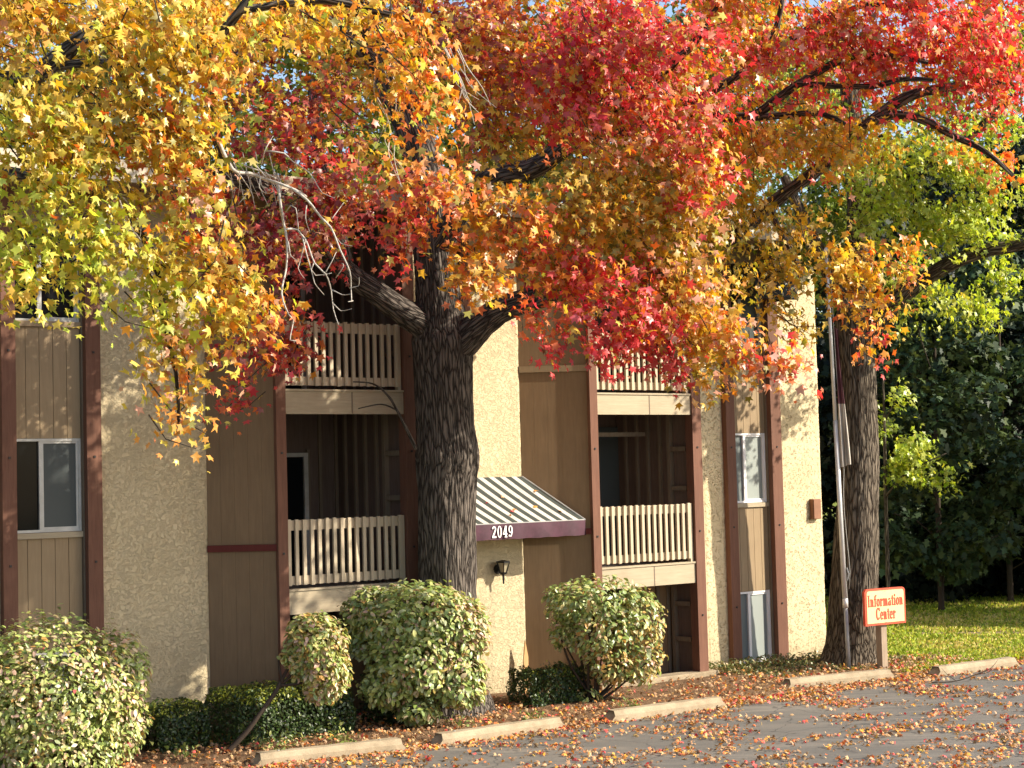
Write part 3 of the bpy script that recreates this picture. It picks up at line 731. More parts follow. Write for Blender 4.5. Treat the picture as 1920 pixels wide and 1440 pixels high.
limb([(1620, 236, d - 1.3, 7.6), (1680, 215, d - 1.5, 7.6), (1730, 225, d - 1.6, 6.8), (1790, 255, d - 1.8, 6.0), (1850, 285, d - 2.0, 4.2), (1900, 330, d - 2.1, 2.5)])
limb([(815, 480, d, 24), (850, 420, d - .3, 24), (900, 350, d - .6, 21), (950, 325, d - .8, 19), (1000, 315, d - 1, 18), (1060, 275, d - 1.3, 17), (1120, 215, d - 1.6, 14), (1190, 175, d - 2, 12), (1300, 80, d - 2.4, 8), (1380, -40, d - 3, 5)], 30, .08, .014)
limb([(1075, 265, d - 0.7, 10.2), (1210, 233, d - 1.3, 10.2), (1320, 217, d - 1.9, 9.3), (1403, 221, d - 2.3, 9.3), (1445, 195, d - 2.5, 7.6), (1500, 155, d - 2.7, 6.8), (1585, 110, d - 3.0, 6.0), (1660, 105, d - 3.3, 5.1), (1740, 117, d - 3.5, 3.4)], 16)
limb([(1403, 221, d - 2.3, 6.8), (1470, 216, d - 2.6, 6.0), (1540, 213, d - 2.8, 4.2), (1585, 232, d - 2.9, 2.5)], 12)
limb([(1495, 157, d - 2.7, 5.1), (1545, 160, d - 2.9, 5.1), (1640, 162, d - 3.2, 4.2), (1690, 148, d - 3.3, 4.2), (1750, 150, d - 3.4, 2.5)], 12)
limb([(1190, 175, d - 1.3, 7.6), (1290, 190, d - 1.7, 7.6), (1355, 158, d - 1.9, 6.8), (1390, 137, d - 2.0, 6.0), (1430, 108, d - 2.1, 5.1), (1453, 62, d - 2.2, 5.1), (1468, 0, d - 2.3, 4.2)], 12)
limb([(1430, 108, d - 2.1, 4.2), (1528, 46, d - 2.5, 6.0), (1578, 25, d - 2.7, 5.1), (1632, 8, d - 2.9, 4.2), (1732, 17, d - 3.3, 3.4)], 12)
limb([(1445, 385, d - 1.1, 5.1), (1460, 430, d - 1.5, 5.1), (1490, 480, d - 1.8, 4.2), (1500, 520, d - 2.0, 2.5)], 10)
limb([(720, 130, d, 15), (640, 60, d - .6, 12), (560, 0, d - 1.2, 10), (480, -80, d - 2, 7)], 16)
# epicormic bare shoot on the trunk
limb([(780, 842, d - .35, 4), (755, 790, d - .5, 3), (730, 745, d - .6, 2.4), (700, 720, d - .7, 1.8), (662, 716, d - .8, 1.2)], 6, .05, 0)
limb([(742, 768, d - .55, 2), (715, 758, d - .6, 1.5), (672, 766, d - .7, 1)], 6, .05, 0)
mb.build('trunk', M['bark'], T1, smooth=True, barkpos=True, origin=o1)
cr = Crown((tb[0], tb[1], 8.0))
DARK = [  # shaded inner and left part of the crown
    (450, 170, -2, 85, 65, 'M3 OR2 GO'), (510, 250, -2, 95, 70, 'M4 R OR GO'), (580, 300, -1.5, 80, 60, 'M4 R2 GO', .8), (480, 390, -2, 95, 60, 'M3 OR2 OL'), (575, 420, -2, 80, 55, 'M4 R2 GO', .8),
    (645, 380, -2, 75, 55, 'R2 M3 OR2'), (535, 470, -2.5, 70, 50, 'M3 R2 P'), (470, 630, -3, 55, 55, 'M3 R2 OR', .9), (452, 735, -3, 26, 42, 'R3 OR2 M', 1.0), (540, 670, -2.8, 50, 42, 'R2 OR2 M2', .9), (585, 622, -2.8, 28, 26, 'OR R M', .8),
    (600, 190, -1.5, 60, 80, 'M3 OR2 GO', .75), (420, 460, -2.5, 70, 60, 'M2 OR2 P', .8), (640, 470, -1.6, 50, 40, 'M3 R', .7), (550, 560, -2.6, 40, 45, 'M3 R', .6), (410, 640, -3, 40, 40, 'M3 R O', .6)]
MID = [
    (690, 330, -2.5, 75, 55, 'GO3 M2 OR'), (760, 400, -3, 85, 55, 'R3 OR3 M GO'), (830, 345, -3.5, 80, 45, 'O3 OR2 GO P'), (825, 425, -3, 70, 42, 'OR3 R2 O'), (735, 455, -2.6, 45, 36, 'R3 OR2 M', .7), (770, 480, -2.6, 32, 24, 'R2 OR2', .5),
    (895, 500, -3, 65, 60, 'O2 GO2 OR'), (930, 400, -3, 100, 60, 'O3 OR GO4'), (1000, 450, -3, 85, 60, 'O2 OR2 R'), (910, 560, -3, 28, 24, 'O GO OR', .8), (872, 530, -3, 22, 36, 'O GO OR', .6),
    (900, 80, -2, 90, 80, 'M3 OR2 GO2'), (990, 170, -2, 100, 80, 'OR3 GO3 M R'), (900, 220, -2, 80, 60, 'OR2 M2 GO3 OL', .8), (1000, 260, -2, 95, 60, 'GO4 OL3 OR', .75), (880, 280, -2.4, 45, 40, 'OR2 GO3 M', .5),
    (1060, 90, -3, 100, 90, 'R4 C2 OR2'), (1160, 60, -3.5, 110, 90, 'R5 C3 OR'), (1260, 80, -4, 105, 90, 'R6 C2 OR P'), (1330, 150, -4, 80, 65, 'R6 C P'), (1150, 165, -3, 105, 65, 'R4 C2 OR2'), (1075, 230, -3, 90, 55, 'R3 OR3 C'),
    (1260, 205, -3.6, 85, 55, 'R3 OR2 P'), (1180, 260, -3.4, 95, 55, 'P3 OR3 O2'), (1090, 330, -3, 100, 60, 'GO4 OL3 Y2 OR', .8), (1200, 365, -3, 110, 65, 'GO5 OL3 O', .85), (1310, 335, -3.4, 75, 75, 'R3 GO3 P'), (1325, 265, -3.6, 65, 55, 'R4 OR GO'),
    (1290, 420, -3.2, 105, 65, 'GO5 OL2 P2'), (1120, 415, -3, 100, 55, 'O2 GO4 OL'), (1070, 480, -3, 95, 55, 'O3 OR3 R'), (1150, 530, -3.2, 110, 65, 'R5 C2 OR2'), (1060, 555, -3, 85, 50, 'OR3 R3 O'), (1120, 610, -3.2, 85, 50, 'R5 C2 OR'),
    (1200, 630, -3.3, 95, 55, 'R5 C2 P OR'), (1225, 555, -3.2, 75, 65, 'OR3 GO2 R'), (1290, 510, -3.4, 85, 75, 'GO4 P2 O'), (1310, 600, -3.3, 65, 75, 'GO4 O P'), (1165, 678, -3.2, 65, 24, 'R4 C P'), (1245, 690, -3.3, 48, 24, 'R4 P C'),
    (1330, 700, -3.3, 38, 55, 'GO3 O OL P'), (1385, 620, -3.6, 60, 45, 'P3 OR2 GO2'), (1445, 660, -3.8, 65, 38, 'OR3 P2 R GO'), (1500, 690, -3.9, 24, 26, 'P2 R OR'), (1010, 600, -3, 42, 32, 'OR2 R2', .9), (1040, 640, -3.1, 22, 18, 'R', .8), (1325, 545, -3.4, 22, 50, 'P2 GO3', .9)]
RIGHT = [
    (1410, 60, -4, 80, 65, 'GO3 OR2 O'), (1490, 90, -4.4, 90, 50, 'R4 OR P'), (1570, 50, -4.4, 80, 45, 'GO2 OR2 R2', .8), (1610, 105, -4.5, 90, 50, 'R4 OR2 P'), (1700, 70, -4.6, 105, 80, 'R6 P OR'), (1820, 80, -4.8, 100, 85, 'R6 C OR P'), (1880, 170, -4.6, 65, 70, 'R5 OR2 P'),
    (1790, 190, -4.6, 75, 50, 'R5 OR P'), (1620, 180, -4.4, 80, 35, 'R3 OR3', .8), (1490, 190, -4.2, 60, 35, 'R3 OR2', .7), (1400, 160, -3.6, 65, 50, 'GO4 OR O'), (1400, 265, -3.6, 85, 50, 'GO4 O2 OR'), (1500, 270, -3.6, 100, 42, 'GO5 O OL'), (1610, 275, -3.2, 80, 40, 'GO3 YG2'),
    (1530, 340, -3.2, 55, 34, 'P3 GO3 R', .8), (1490, 415, -3.2, 60, 36, 'GO5 OL2', .7), (1465, 480, -3.4, 60, 45, 'GO5 OL2', .8), (1545, 515, -3.8, 70, 45, 'GO4 Y3 OL', .9), (1625, 500, -3.8, 70, 36, 'GO5 Y3 OR B'), (1690, 490, -3.8, 42, 40, 'GO4 OR2 O'),
    (1630, 580, -3.8, 50, 38, 'GO3 O2 OR Y'), (1625, 645, -3.8, 30, 34, 'O2 OR R', .9), (1455, 545, -3.4, 28, 40, 'GO4 OL', .8), (1480, 605, -3.6, 45, 36, 'GO4 OL', .8), (1900, 300, -3.4, 45, 50, 'OR2 O2 R', .7), (1820, 280, -3.2, 70, 35, 'OR GO2 YG', .6), (1580, 560, -3.7, 40, 35, 'GO2 O2', .8)]
BACK = [(x, y, z, 160, 100, m, .75) for x, y, z, m in ((300, 60, 1.5, 'GO2 OL2'), (580, 60, 2, 'M GO2 OL'), (780, 40, 2.2, 'GO2 OL2 OR'), (1000, 40, 2.4, 'OR2 GO2'), (1240, 160, 2, 'R2 GO2'), (1600, 60, 0, 'R GO2 OR'), (460, 60, 1, 'M2 GO2 OR'), (700, 150, 2.0, 'GO2 M OL2'), (900, 120, 2.5, 'GO3 M2 OR'), (1120, 160, 2, 'GO2 R2 OR'), (1320, 60, 1.5, 'GO3 R2 OR'), (1000, 340, 1.5, 'GO3 OL2 M'), (1250, 290, 1, 'GO4 OL2'), (1330, 470, -.5, 'GO3 OL2'), (1480, 150, .5, 'GO3 R'), (1700, 130, -.5, 'R2 GO2 OR'), (1880, 60, -1, 'R3 GO'))]
TOP = [(x, y, z, 210, 110, m, .55) for x, y, z, m in ((500, -90, -1, 'GO M'), (800, -100, -2, 'OR GO M'), (1100, -100, -3, 'R OR'), (1400, -90, -3.5, 'R OR'), (1700, -100, -4, 'R OR'), (900, -260, 0, 'OR R'), (1300, -260, -1, 'R'), (650, -240, 1, 'GO OR'), (1000, -150, 2.5, 'GO'), (1400, -150, 2, 'GO R'))]
RIGHT = [(x, y, z + .5 + 1.1 * (x - 1350) / 450, *r) for x, y, z, *r in RIGHT]
MID = [(x, y, z - .7 - 1.1 * max(0, 1350 - x) / 450, *r) for x, y, z, *r in MID]
INNER = [(1150, 340, -2.3, 90, 70, 'GO3 OL2', 1.3), (1250, 310, -2.3, 90, 70, 'GO3 OL2', 1.3), (1330, 250, -2.3, 90, 70, 'R2 GO2', 1.3), (1250, 180, -2.1, 100, 70, 'R2 GO2', 1.3), (1150, 210, -2.1, 90, 70, 'R2 GO2', 1.3), (1370, 340, -2.3, 60, 60, 'GO3', 1.2), (1060, 490, -1.8, 70, 60, 'GO2 OL2 R', 1.4), (1180, 550, -1.8, 100, 70, 'R2 OR2 GO', 1.6), (1275, 510, -1.8, 85, 90, 'GO3 OL', 1.6), (1180, 420, -1.2, 120, 80, 'GO3 OL2', 1.2), (1250, 610, -2, 80, 45, 'R2 GO', 1.4), (1325, 640, -2, 50, 40, 'GO', 1.4), (1330, 400, -1.5, 60, 60, 'GO2 OL', 1.4), (1500, 260, -1.2, 150, 40, 'GO2 R', 1.0)]  # hidden foliage added behind the front leaves to shade the left wall
UPPER = [(x, y, z, 130, 60, m, .75) for x, y, z, m in ((480, 0, -1, 'M2 GO2 OR'), (640, -10, -.5, 'GO3 OR'), (860, 0, -1, 'M2 OR2 GO'), (1000, 20, 0, 'OR2 GO2 R'), (1180, 0, -1, 'R3 OR'), (1400, 0, -1.5, 'GO2 OR R'), (1560, -10, -2, 'GO2 R2'), (1800, 0, -2, 'R3 OR'), (1900, 60, -2, 'R3 GO'), (930, 130, .6, 'GO2 OR2 M'))]
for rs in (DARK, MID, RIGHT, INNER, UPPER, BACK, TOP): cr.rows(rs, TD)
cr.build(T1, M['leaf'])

# --- left sweetgum: trunk outside the picture, boughs reaching in
la = at(-560, 1500, 16.0)
T2 = empty('sweetgum_tree', (la[0], la[1], 0)); tag(T2, 'nearer sweetgum reaching in from the left with yellow and orange leaves and bare grey twigs', 'tree'); o2 = T2.location
mb = MB()
zt = lambda z, r: (la[0] + .03 * z, la[1] + .02 * z, z)
mb.tube([zt(0, 0), zt(.3, 0), zt(2, 0), zt(4.5, 0), zt(7, 0), zt(10, 0)], [.62, .48, .42, .38, .3, .16], 60, smooth=.1, disp=.024)
root = np.array(zt(4.6, 0))
def limbA(rows, start=None, r0=.16, seg=16):
    p, r = px_poly(rows)
    if start is not None: p = [np.array(start)] + p; r = [r0] + r
    mb.tube(p, r, seg, smooth=.1, disp=.012)
limbA([(-160, 165, 15.6, 24), (0, 150, 15.4, 19), (60, 143, 15.2, 18), (105, 113, 15.1, 16), (150, 75, 15, 13), (188, 42, 15, 11), (240, -20, 15, 9), (300, -120, 15, 6)], zt(6, 0), .2, 24)
limbA([(60, 143, 15.2, 9), (105, 125, 15.1, 8), (170, 117, 15, 7), (280, 117, 14.8, 6), (390, 80, 14.6, 9), (450, 20, 14.5, 7), (500, -60, 14.4, 5)])
limbA([(-200, 300, 15.4, 14), (0, 322, 15, 10), (60, 328, 14.8, 8), (150, 345, 14.6, 7), (190, 356, 14.5, 8), (225, 380, 14.4, 6), (260, 430, 14.3, 5), (300, 520, 14.2, 4), (305, 590, 14.1, 4), (330, 700, 14.1, 2.5), (335, 800, 14.1, 1.2)], root, .15)
limbA([(390, 80, 14.6, 6), (400, 180, 14.6, 4), (400, 255, 14.4, 4.5), (412, 285, 14.3, 5), (436, 318, 14.2, 5)], None)
limbA([(450, 20, 14.5, 6), (600, 0, 14.6, 7), (700, 20, 14.6, 5), (790, 40, 14.6, 3)], None)
mb.build('trunk', M['bark'], T2, smooth=True, barkpos=True, origin=o2)
# bare grey twigs
dw = MB()
def tw(rows, smooth=.06): 
    p, r = px_poly(rows)
    p = [q + RNG.normal(size=3) * .006 for q in p]; dw.tube(p, [q * .72 for q in r], 6, smooth=smooth)
DZ = 14.1
def T(pts, r0, r1, dz=0): tw([(x, y, DZ + dz - .0 + .12 * math.sin(i * 1.7 + x), r0 + (r1 - r0) * i / (len(pts) - 1)) for i, (x, y) in enumerate(pts)])
T([(408, 262), (436, 318), (470, 325), (500, 338), (525, 345), (560, 358), (575, 368)], 5.5, 2.8)
T([(522, 345), (526, 380), (532, 420), (538, 450), (536, 500), (530, 550), (540, 590), (550, 600), (545, 640), (556, 640)], 4, 1)
T([(540, 350), (575, 375), (600, 405), (620, 425), (638, 470), (655, 510), (658, 540), (660, 562)], 3.6, 1.1)
T([(660, 562), (650, 563)], 1.4, 1); T([(656, 540), (672, 535), (673, 520)], 1.5, .8)
T([(538, 430), (560, 430), (575, 450), (590, 490), (608, 515), (622, 545), (625, 580), (635, 605)], 3, 1)
T([(622, 545), (640, 555), (655, 552)], 1.6, .8); T([(625, 570), (640, 583), (660, 580)], 1.5, .8)
T([(575, 450), (565, 480), (558, 505), (570, 520)], 1.8, .7); T([(568, 445), (575, 480), (585, 510), (590, 530), (610, 553)], 2, .8)
T([(540, 450), (545, 480), (560, 490)], 1.6, .8); T([(535, 400), (545, 385), (556, 390), (560, 430)], 1.8, 1)
T([(590, 490), (582, 505), (590, 515), (620, 513)], 1.6, .8); T([(608, 515), (625, 490), (630, 470)], 1.4, .7)
T([(500, 330), (470, 305), (455, 308)], 2, 1); T([(455, 312), (495, 322), (520, 335)], 2, 1.4)
T([(500, 283), (530, 285), (550, 305), (580, 325), (605, 360), (628, 372)], 2.2, .9); T([(492, 310), (500, 283), (512, 255)], 1.8, .8)
T([(488, 330), (487, 350), (500, 362), (515, 360)], 1.6, .7); T([(450, 325), (465, 350), (475, 372)], 1.6, .7)
T([(575, 385), (575, 410), (582, 435)], 1.6, .7); T([(620, 412), (642, 380)], 1.3, .6); T([(630, 445), (640, 455), (660, 460)], 1.5, .7); T([(630, 520), (645, 498), (640, 492)], 1.3, .6)
for k in range(14): 
    x = 415 + 8 * k; T([(x, 300 + RNG.uniform(-25, 40)), (x + RNG.uniform(5, 25), 330 + RNG.uniform(-10, 40)), (x + RNG.uniform(0, 40), 360 + RNG.uniform(0, 40))], 1.4, .6, .2)
dw.build('dead_branch', M['deadwood'], T2, smooth=True, origin=o2); dw = MB()
# twig brooms beside the trunk and among the yellow leaves
for k in range(9):
    x = 835 + RNG.uniform(-12, 25); y = 75 + RNG.uniform(0, 60); T([(x, y), (x + 18, y + 35), (x + RNG.uniform(20, 45), y + 75), (x + RNG.uniform(25, 80), y + RNG.uniform(90, 120))], 1.8, .6, .9)
dw.build('dead_branch', M['deadwood'], T2, smooth=True, origin=o2); dw = MB()
for k in range(10):
    x = 715 + RNG.uniform(-25, 40); y = 110 + RNG.uniform(0, 150); T([(x, y), (x + RNG.uniform(-5, 25), y + 40), (x + RNG.uniform(0, 45), y + 95)], 1.6, .6, .6)
dw.build('dead_branch', M['deadwood'], T2, smooth=True, origin=o2); dw = MB()
for k in range(12):
    x = 200 + RNG.uniform(-10, 30); y = 360 + RNG.uniform(-10, 40); T([(x, y), (x + 15, y + 25), (x + RNG.uniform(15, 50), y + 60), (x + RNG.uniform(20, 60), y + 95)], 1.7, .6, -.2)
T([(236, 610), (262, 660), (258, 700), (270, 740), (290, 760)], 1.2, .6); T([(290, 740), (300, 780), (305, 805)], 1.6, .8); T([(270, 560), (255, 580), (275, 600)], 1.2, .6)
T([(365, 735), (388, 738)], 1.0, .7)
dw.build('dead_branch', M['deadwood'], T2, smooth=True, origin=o2)
ca = Crown((la[0], la[1], 6.0)); ca.blend = 'Y4 YG3 GO2 OL'
LEFT = [
    (55, 50, -.6, 110, 85, 'O2 GO4 Y2 P'), (230, 60, -.6, 140, 85, 'GO4 O Y3 OL'), (410, 55, -.8, 105, 70, 'GO3 Y3 O LG'), (90, 190, -.6, 130, 95, 'GO3 OL2 Y3 LG'), (290, 190, -.8, 140, 100, 'GO4 OL3 Y2 OR'), (400, 130, -.6, 60, 60, 'GO2 O2', .8),
    (60, 310, -1, 100, 70, 'Y4 YG2 GO2 OR'), (210, 290, -1, 120, 60, 'GO3 OL2 OR Y2'), (330, 270, -1, 80, 60, 'OR2 GO3 OL'), (70, 400, -1.2, 100, 60, 'YG6 Y2', 1.2), (190, 370, -1.4, 110, 60, 'YG6 Y3', 1.2), (90, 480, -1.2, 110, 50, 'YG5 Y3', 1.2), (170, 450, -1.4, 80, 55, 'YG6 Y2', 1.2),
    (260, 440, -1.6, 110, 70, 'YG3 Y4 GO'), (350, 380, -1.6, 80, 75, 'P2 GO2 OR2 Y'), (390, 500, -1.7, 100, 65, 'Y4 O GO2 YG'), (480, 530, -1.7, 60, 60, 'O3 OR Y3'), (505, 590, -1.7, 38, 45, 'O2 OR2 P'), (235, 550, -1.7, 60, 55, 'YG4 LG Y'), (330, 560, -1.7, 70, 55, 'YG3 Y4 LG'),
    (320, 640, -1.8, 60, 45, 'Y3 O2 P'), (330, 710, -1.8, 45, 50, 'O2 Y3 P'), (340, 770, -1.8, 34, 36, 'O3 Y OR'), (322, 815, -1.8, 24, 14, 'O2 Y'), (430, 600, -1.7, 65, 40, 'Y4 O2'), (12, 520, -1.1, 22, 30, 'O2 GO Y', .9), (8, 575, -1.1, 12, 12, 'GO', .8), (45, 540, -1.1, 20, 14, 'Y GO', .8), (130, 545, -1.2, 40, 18, 'YG Y', .8), (270, 600, -1.7, 40, 30, 'LG2 YG2', .8), (160, 572, -1.2, 14, 10, 'YG', .7)]
CURT = [(560, 40, -.6, 75, 55, 'O3 GO3'), (630, 95, -.9, 65, 75, 'O2 GO3 OL'), (755, 50, -1, 85, 65, 'O4 GO OR'), (790, 150, -1.2, 55, 75, 'O4 OR2 GO'), (745, 150, -1, 40, 60, 'GO3 O2', .45), (790, 235, -1.2, 42, 50, 'O4 OR2', .9), (700, 235, -1, 30, 34, 'GO2 O2', .4), (490, 110, -.6, 60, 50, 'GO3 O', .8), (690, 30, -.8, 60, 50, 'O2 GO2', .8)]
TOPA = [(x, -90, 0, 180, 100, 'GO O', .6) for x in (0, 300, 600)] + [(-220, 100, 0, 150, 150, 'GO Y', .7), (-220, 380, -.3, 150, 130, 'YG Y', .7), (200, -260, .5, 260, 110, 'GO O', .5), (180, 180, 1.3, 200, 130, 'GO2 OL2', .6), (100, -10, .2, 150, 50, 'GO2 O', .8), (400, -10, .2, 150, 50, 'GO2 O', .8), (620, 10, .4, 100, 50, 'GO2 O', .8), (60, 20, .6, 120, 60, 'GO2 O Y', 1.3), (220, 30, .8, 120, 60, 'GO2 Y', 1.3), (380, 20, .6, 110, 50, 'GO2 O', 1.3), (520, 30, .8, 90, 50, 'GO2 O', 1.2), (60, 170, .9, 110, 70, 'GO2 OL', 1.1), (300, 320, .8, 110, 60, 'GO2 OL2 OR', .9), (420, 40, 1.2, 120, 70, 'GO2 OL', .6)]
LEFT = [(x, y, -1.05 - .9 * (500 - x) / 500, *r) for x, y, z, *r in LEFT]
for rs in (LEFT, CURT, TOPA): ca.rows(rs, 15.4, size=.059)
ca.build(T2, M['leaf'])

# --- tree at the far corner
eb = ground(1612, 1248, .02); ED = float((eb - EYE) @ FW)
T3 = empty('sweetgum_tree', (eb[0], eb[1], 0)); tag(T3, 'sweetgum beside the flagpole and sign with grey trunk and still yellow-green leaves', 'tree'); o3 = T3.location
mb = MB(); d = ED
pts, rad = px_poly([(1592, 1262, d, 66), (1596, 1235, d, 56), (1601, 1190, d, 47), (1605, 1120, d, 41), (1608, 1000, d, 37), (1611, 900, d, 35), (1611, 850, d, 36), (1609, 750, d, 33), (1604, 650, d, 32), (1602, 600, d, 34), (1608, 520, d, 26), (1612, 420, d, 23), (1605, 300, d, 20), (1590, 150, d, 16), (1570, -80, d, 11)])
mb.tube(pts, rad, 90, smooth=.07, disp=.026)
limb([(1572, 1268, d + .1, 40), (1574, 1235, d + .1, 30), (1578, 1150, d + .1, 24), (1586, 1000, d + .1, 20), (1598, 850, d + .05, 14)], 48, .08, .02)
limb([(1605, 640, d, 24), (1640, 605, d - .1, 22), (1680, 565, d - .2, 19), (1730, 525, d - .4, 15), (1790, 490, d - .7, 13), (1850, 470, d - 1, 12), (1925, 455, d - 1.3, 10), (2050, 400, d - 1.8, 7)], 28, .09, .014)
limb([(1605, 600, d, 20), (1570, 540, d - .4, 15), (1520, 440, d - .6, 11), (1470, 330, d - .8, 8)], 20, .1, .012)
limb([(1612, 430, d, 14), (1700, 330, d - .4, 11), (1800, 270, d - .8, 8), (1900, 180, d - 1.2, 5)], 16)
limb([(1720, 610, d - .6, 1.5), (1728, 640, d - .6, 1.3), (1745, 690, d - .6, .8)], 5, .2, 0)
mb.build('trunk', M['bark2'], T3, smooth=True, barkpos=True, origin=o3)
ce = Crown((eb[0], eb[1], 8.0)); ce.blend = 'YG3 LG3 Y G'
ROWE0 = [(1410, 320, 0, 55, 75, 'G3 LG'), (1650, 330, -1, 100, 60, 'YG4 LG2 GO'), (1750, 300, -1.4, 100, 65, 'YG4 LG2'), (1860, 350, -1.6, 85, 60, 'YG4 LG2 Y'), (1690, 415, -1, 95, 55, 'YG6 LG3', 1.2), (1800, 420, -1.4, 105, 48, 'YG6 LG3', 1.3), (1890, 420, -1.6, 60, 50, 'YG3 LG3'), (1510, 440, .6, 100, 75, 'G4 LG2', .8), (1590, 360, .6, 80, 60, 'G3 LG2', .8), (1850, 240, -1, 80, 50, 'YG3 LG2', .7),
        (1770, 555, -.6, 85, 38, 'YG5 LG2', 1.2), (1700, 590, -.4, 45, 32, 'YG3 LG2', .8), (1830, 590, -.2, 50, 32, 'YG3 LG3', .7), (1580, 470, .4, 80, 50, 'G3 LG2', .7), (1690, 500, .2, 70, 45, 'G2 LG3 YG', .8), (1880, 520, .6, 60, 40, 'LG3 YG2', .6), (1500, 250, .5, 120, 70, 'G3 LG2', .6), (1680, 200, .5, 150, 70, 'LG2 G2 YG', .6), (1860, 120, 0, 100, 80, 'YG2 LG2', .6), (1450, 160, .6, 100, 70, 'LG G', .5)]
ROWE = [(x, y, z + .5 - .9 * (1920 - x) / 520 if y < 600 else z, *r) for x, y, z, *r in ROWE0]
ce.rows(ROWE, ED, size=.075)
ce.build(T3, M['leaf'])

# ------------------------------------------------------------------ woodland behind: each tree its own crown and trunk
def wood_tree(name, label, base, height, rw, n, cols, low=.1, size=.22, cat='tree', grp='trees of the wood beyond the lawn', trunk_r=.2, shape='ragged', clump=1.0):
    o = empty(name, (base[0], base[1], 0)); tag(o, label, cat, grp)
    m = MB(); lean_ = RNG.normal(size=2) * .03 * height
    ax = [np.array([lean_[0] * t * t, lean_[1] * t * t, height * .93 * t]) for t in (0, .02, .3, .6, 1)]
    m.tube(ax, [trunk_r * 1.5, trunk_r, trunk_r * .8, trunk_r * .5, .03], 14, smooth=.4, disp=.02)
    k = max(10, int(34 * clump)); C, N, T_, S, K = [], [], [], [], []
    for i in range(k):
        t = RNG.uniform(0, 1); zz = height * (low + (1 - low) * t)
        prof = (max(.8, math.sin(math.pi * min(1, .12 + .88 * t) ** .75) ** .7) if low < .01 and t < .5 else math.sin(math.pi * min(1, .12 + .88 * t) ** .75) ** .7) * rw; a = RNG.uniform(0, 2 * math.pi); rr = prof * RNG.uniform(.3, 1) ** .6
        c = np.array([rr * math.cos(a), rr * math.sin(a), zz]) + np.array([*lean_, 0]) * (zz / height) ** 2
        if i % 2 == 0:
            st = np.array([*(lean_ * (zz / height * .8) ** 2), max(.4, zz - .25 * rr - .3)]); m.tube([st, (st + c) / 2 + [0, 0, .15], c], [trunk_r * .3, trunk_r * .18, .015], 6)
        q = n // k; rad_ = rw * RNG.uniform(.22, .42); tint = RNG.uniform(.7, 1.3)
        g = ball(q) * (RNG.uniform(.2, 1, (q, 1)) ** .5) * rad_ * np.array([1, 1, .65]); C.append(c + g)
        N.append(unit(g) * .5 + np.array([0, 0, .6]) + RNG.normal(size=(q, 3)) * .5); T_.append(g * .5 + np.array([0, 0, -.5]) + RNG.normal(size=(q, 3)) * .4)
        S.append(size * RNG.uniform(.6, 1.3, q)); K.append(np.clip(np.array(cols)[RNG.integers(0, len(cols), q)] * tint * RNG.uniform(.8, 1.2, (q, 1)), .002, .8))
    m.build('trunk', M['twig'], o, smooth=True)  # dark twig bark on the trunks stands in for the wood's shade
    cat_ = np.concatenate; leaf_mesh('crown', cat_(C), cat_(N), cat_(T_), cat_(S), cat_(K), shape, M['farleaf'], o, .2)
    return o
DKG = [(.008, .016, .009), (.011, .021, .011), (.016, .028, .013)]; MDG = [(.042, .075, .03), (.05, .09, .03), (.034, .06, .03), (.075, .105, .03)]; YLG = [(.20, .24, .03), (.15, .20, .03), (.27, .27, .04)]; GLD = [(.34, .26, .04), (.28, .26, .05), (.2, .2, .04)]  # DKG leaf colours darkened to carry the deep shade of the wood
LAB = ['dark broad tree at the back edge of the lawn, its lowest boughs touching the grass', ]
wt = [  # px, depth, height, radius, palette, label
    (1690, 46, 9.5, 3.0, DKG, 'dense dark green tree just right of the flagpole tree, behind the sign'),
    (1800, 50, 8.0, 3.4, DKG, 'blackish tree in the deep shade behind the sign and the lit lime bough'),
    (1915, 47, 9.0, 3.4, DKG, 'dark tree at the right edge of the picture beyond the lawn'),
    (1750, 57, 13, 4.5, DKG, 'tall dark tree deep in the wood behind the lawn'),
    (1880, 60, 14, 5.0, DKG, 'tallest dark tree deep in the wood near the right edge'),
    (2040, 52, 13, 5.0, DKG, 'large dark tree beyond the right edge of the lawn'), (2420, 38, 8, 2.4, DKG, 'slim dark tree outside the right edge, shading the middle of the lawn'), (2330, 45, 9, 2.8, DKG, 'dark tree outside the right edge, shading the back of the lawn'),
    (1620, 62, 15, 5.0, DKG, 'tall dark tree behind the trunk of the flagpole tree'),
]
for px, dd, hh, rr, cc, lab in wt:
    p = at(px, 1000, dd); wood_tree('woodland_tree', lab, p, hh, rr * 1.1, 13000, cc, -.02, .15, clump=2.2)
for px, dd, hh, rr, cc, lab in [(1760, 41, 7.2, 2.3, MDG, 'mid green tree standing directly behind the lit lime bough'), (1890, 43, 8.4, 2.6, MDG, 'mid green tree with spreading boughs at the right picture edge')]:
    p = at(px, 1000, dd); wood_tree('broadleaf_tree', lab, p, hh, rr, 9500, cc, .14, .11, trunk_r=.07, clump=2, grp='mid green trees at the edge of the wood')
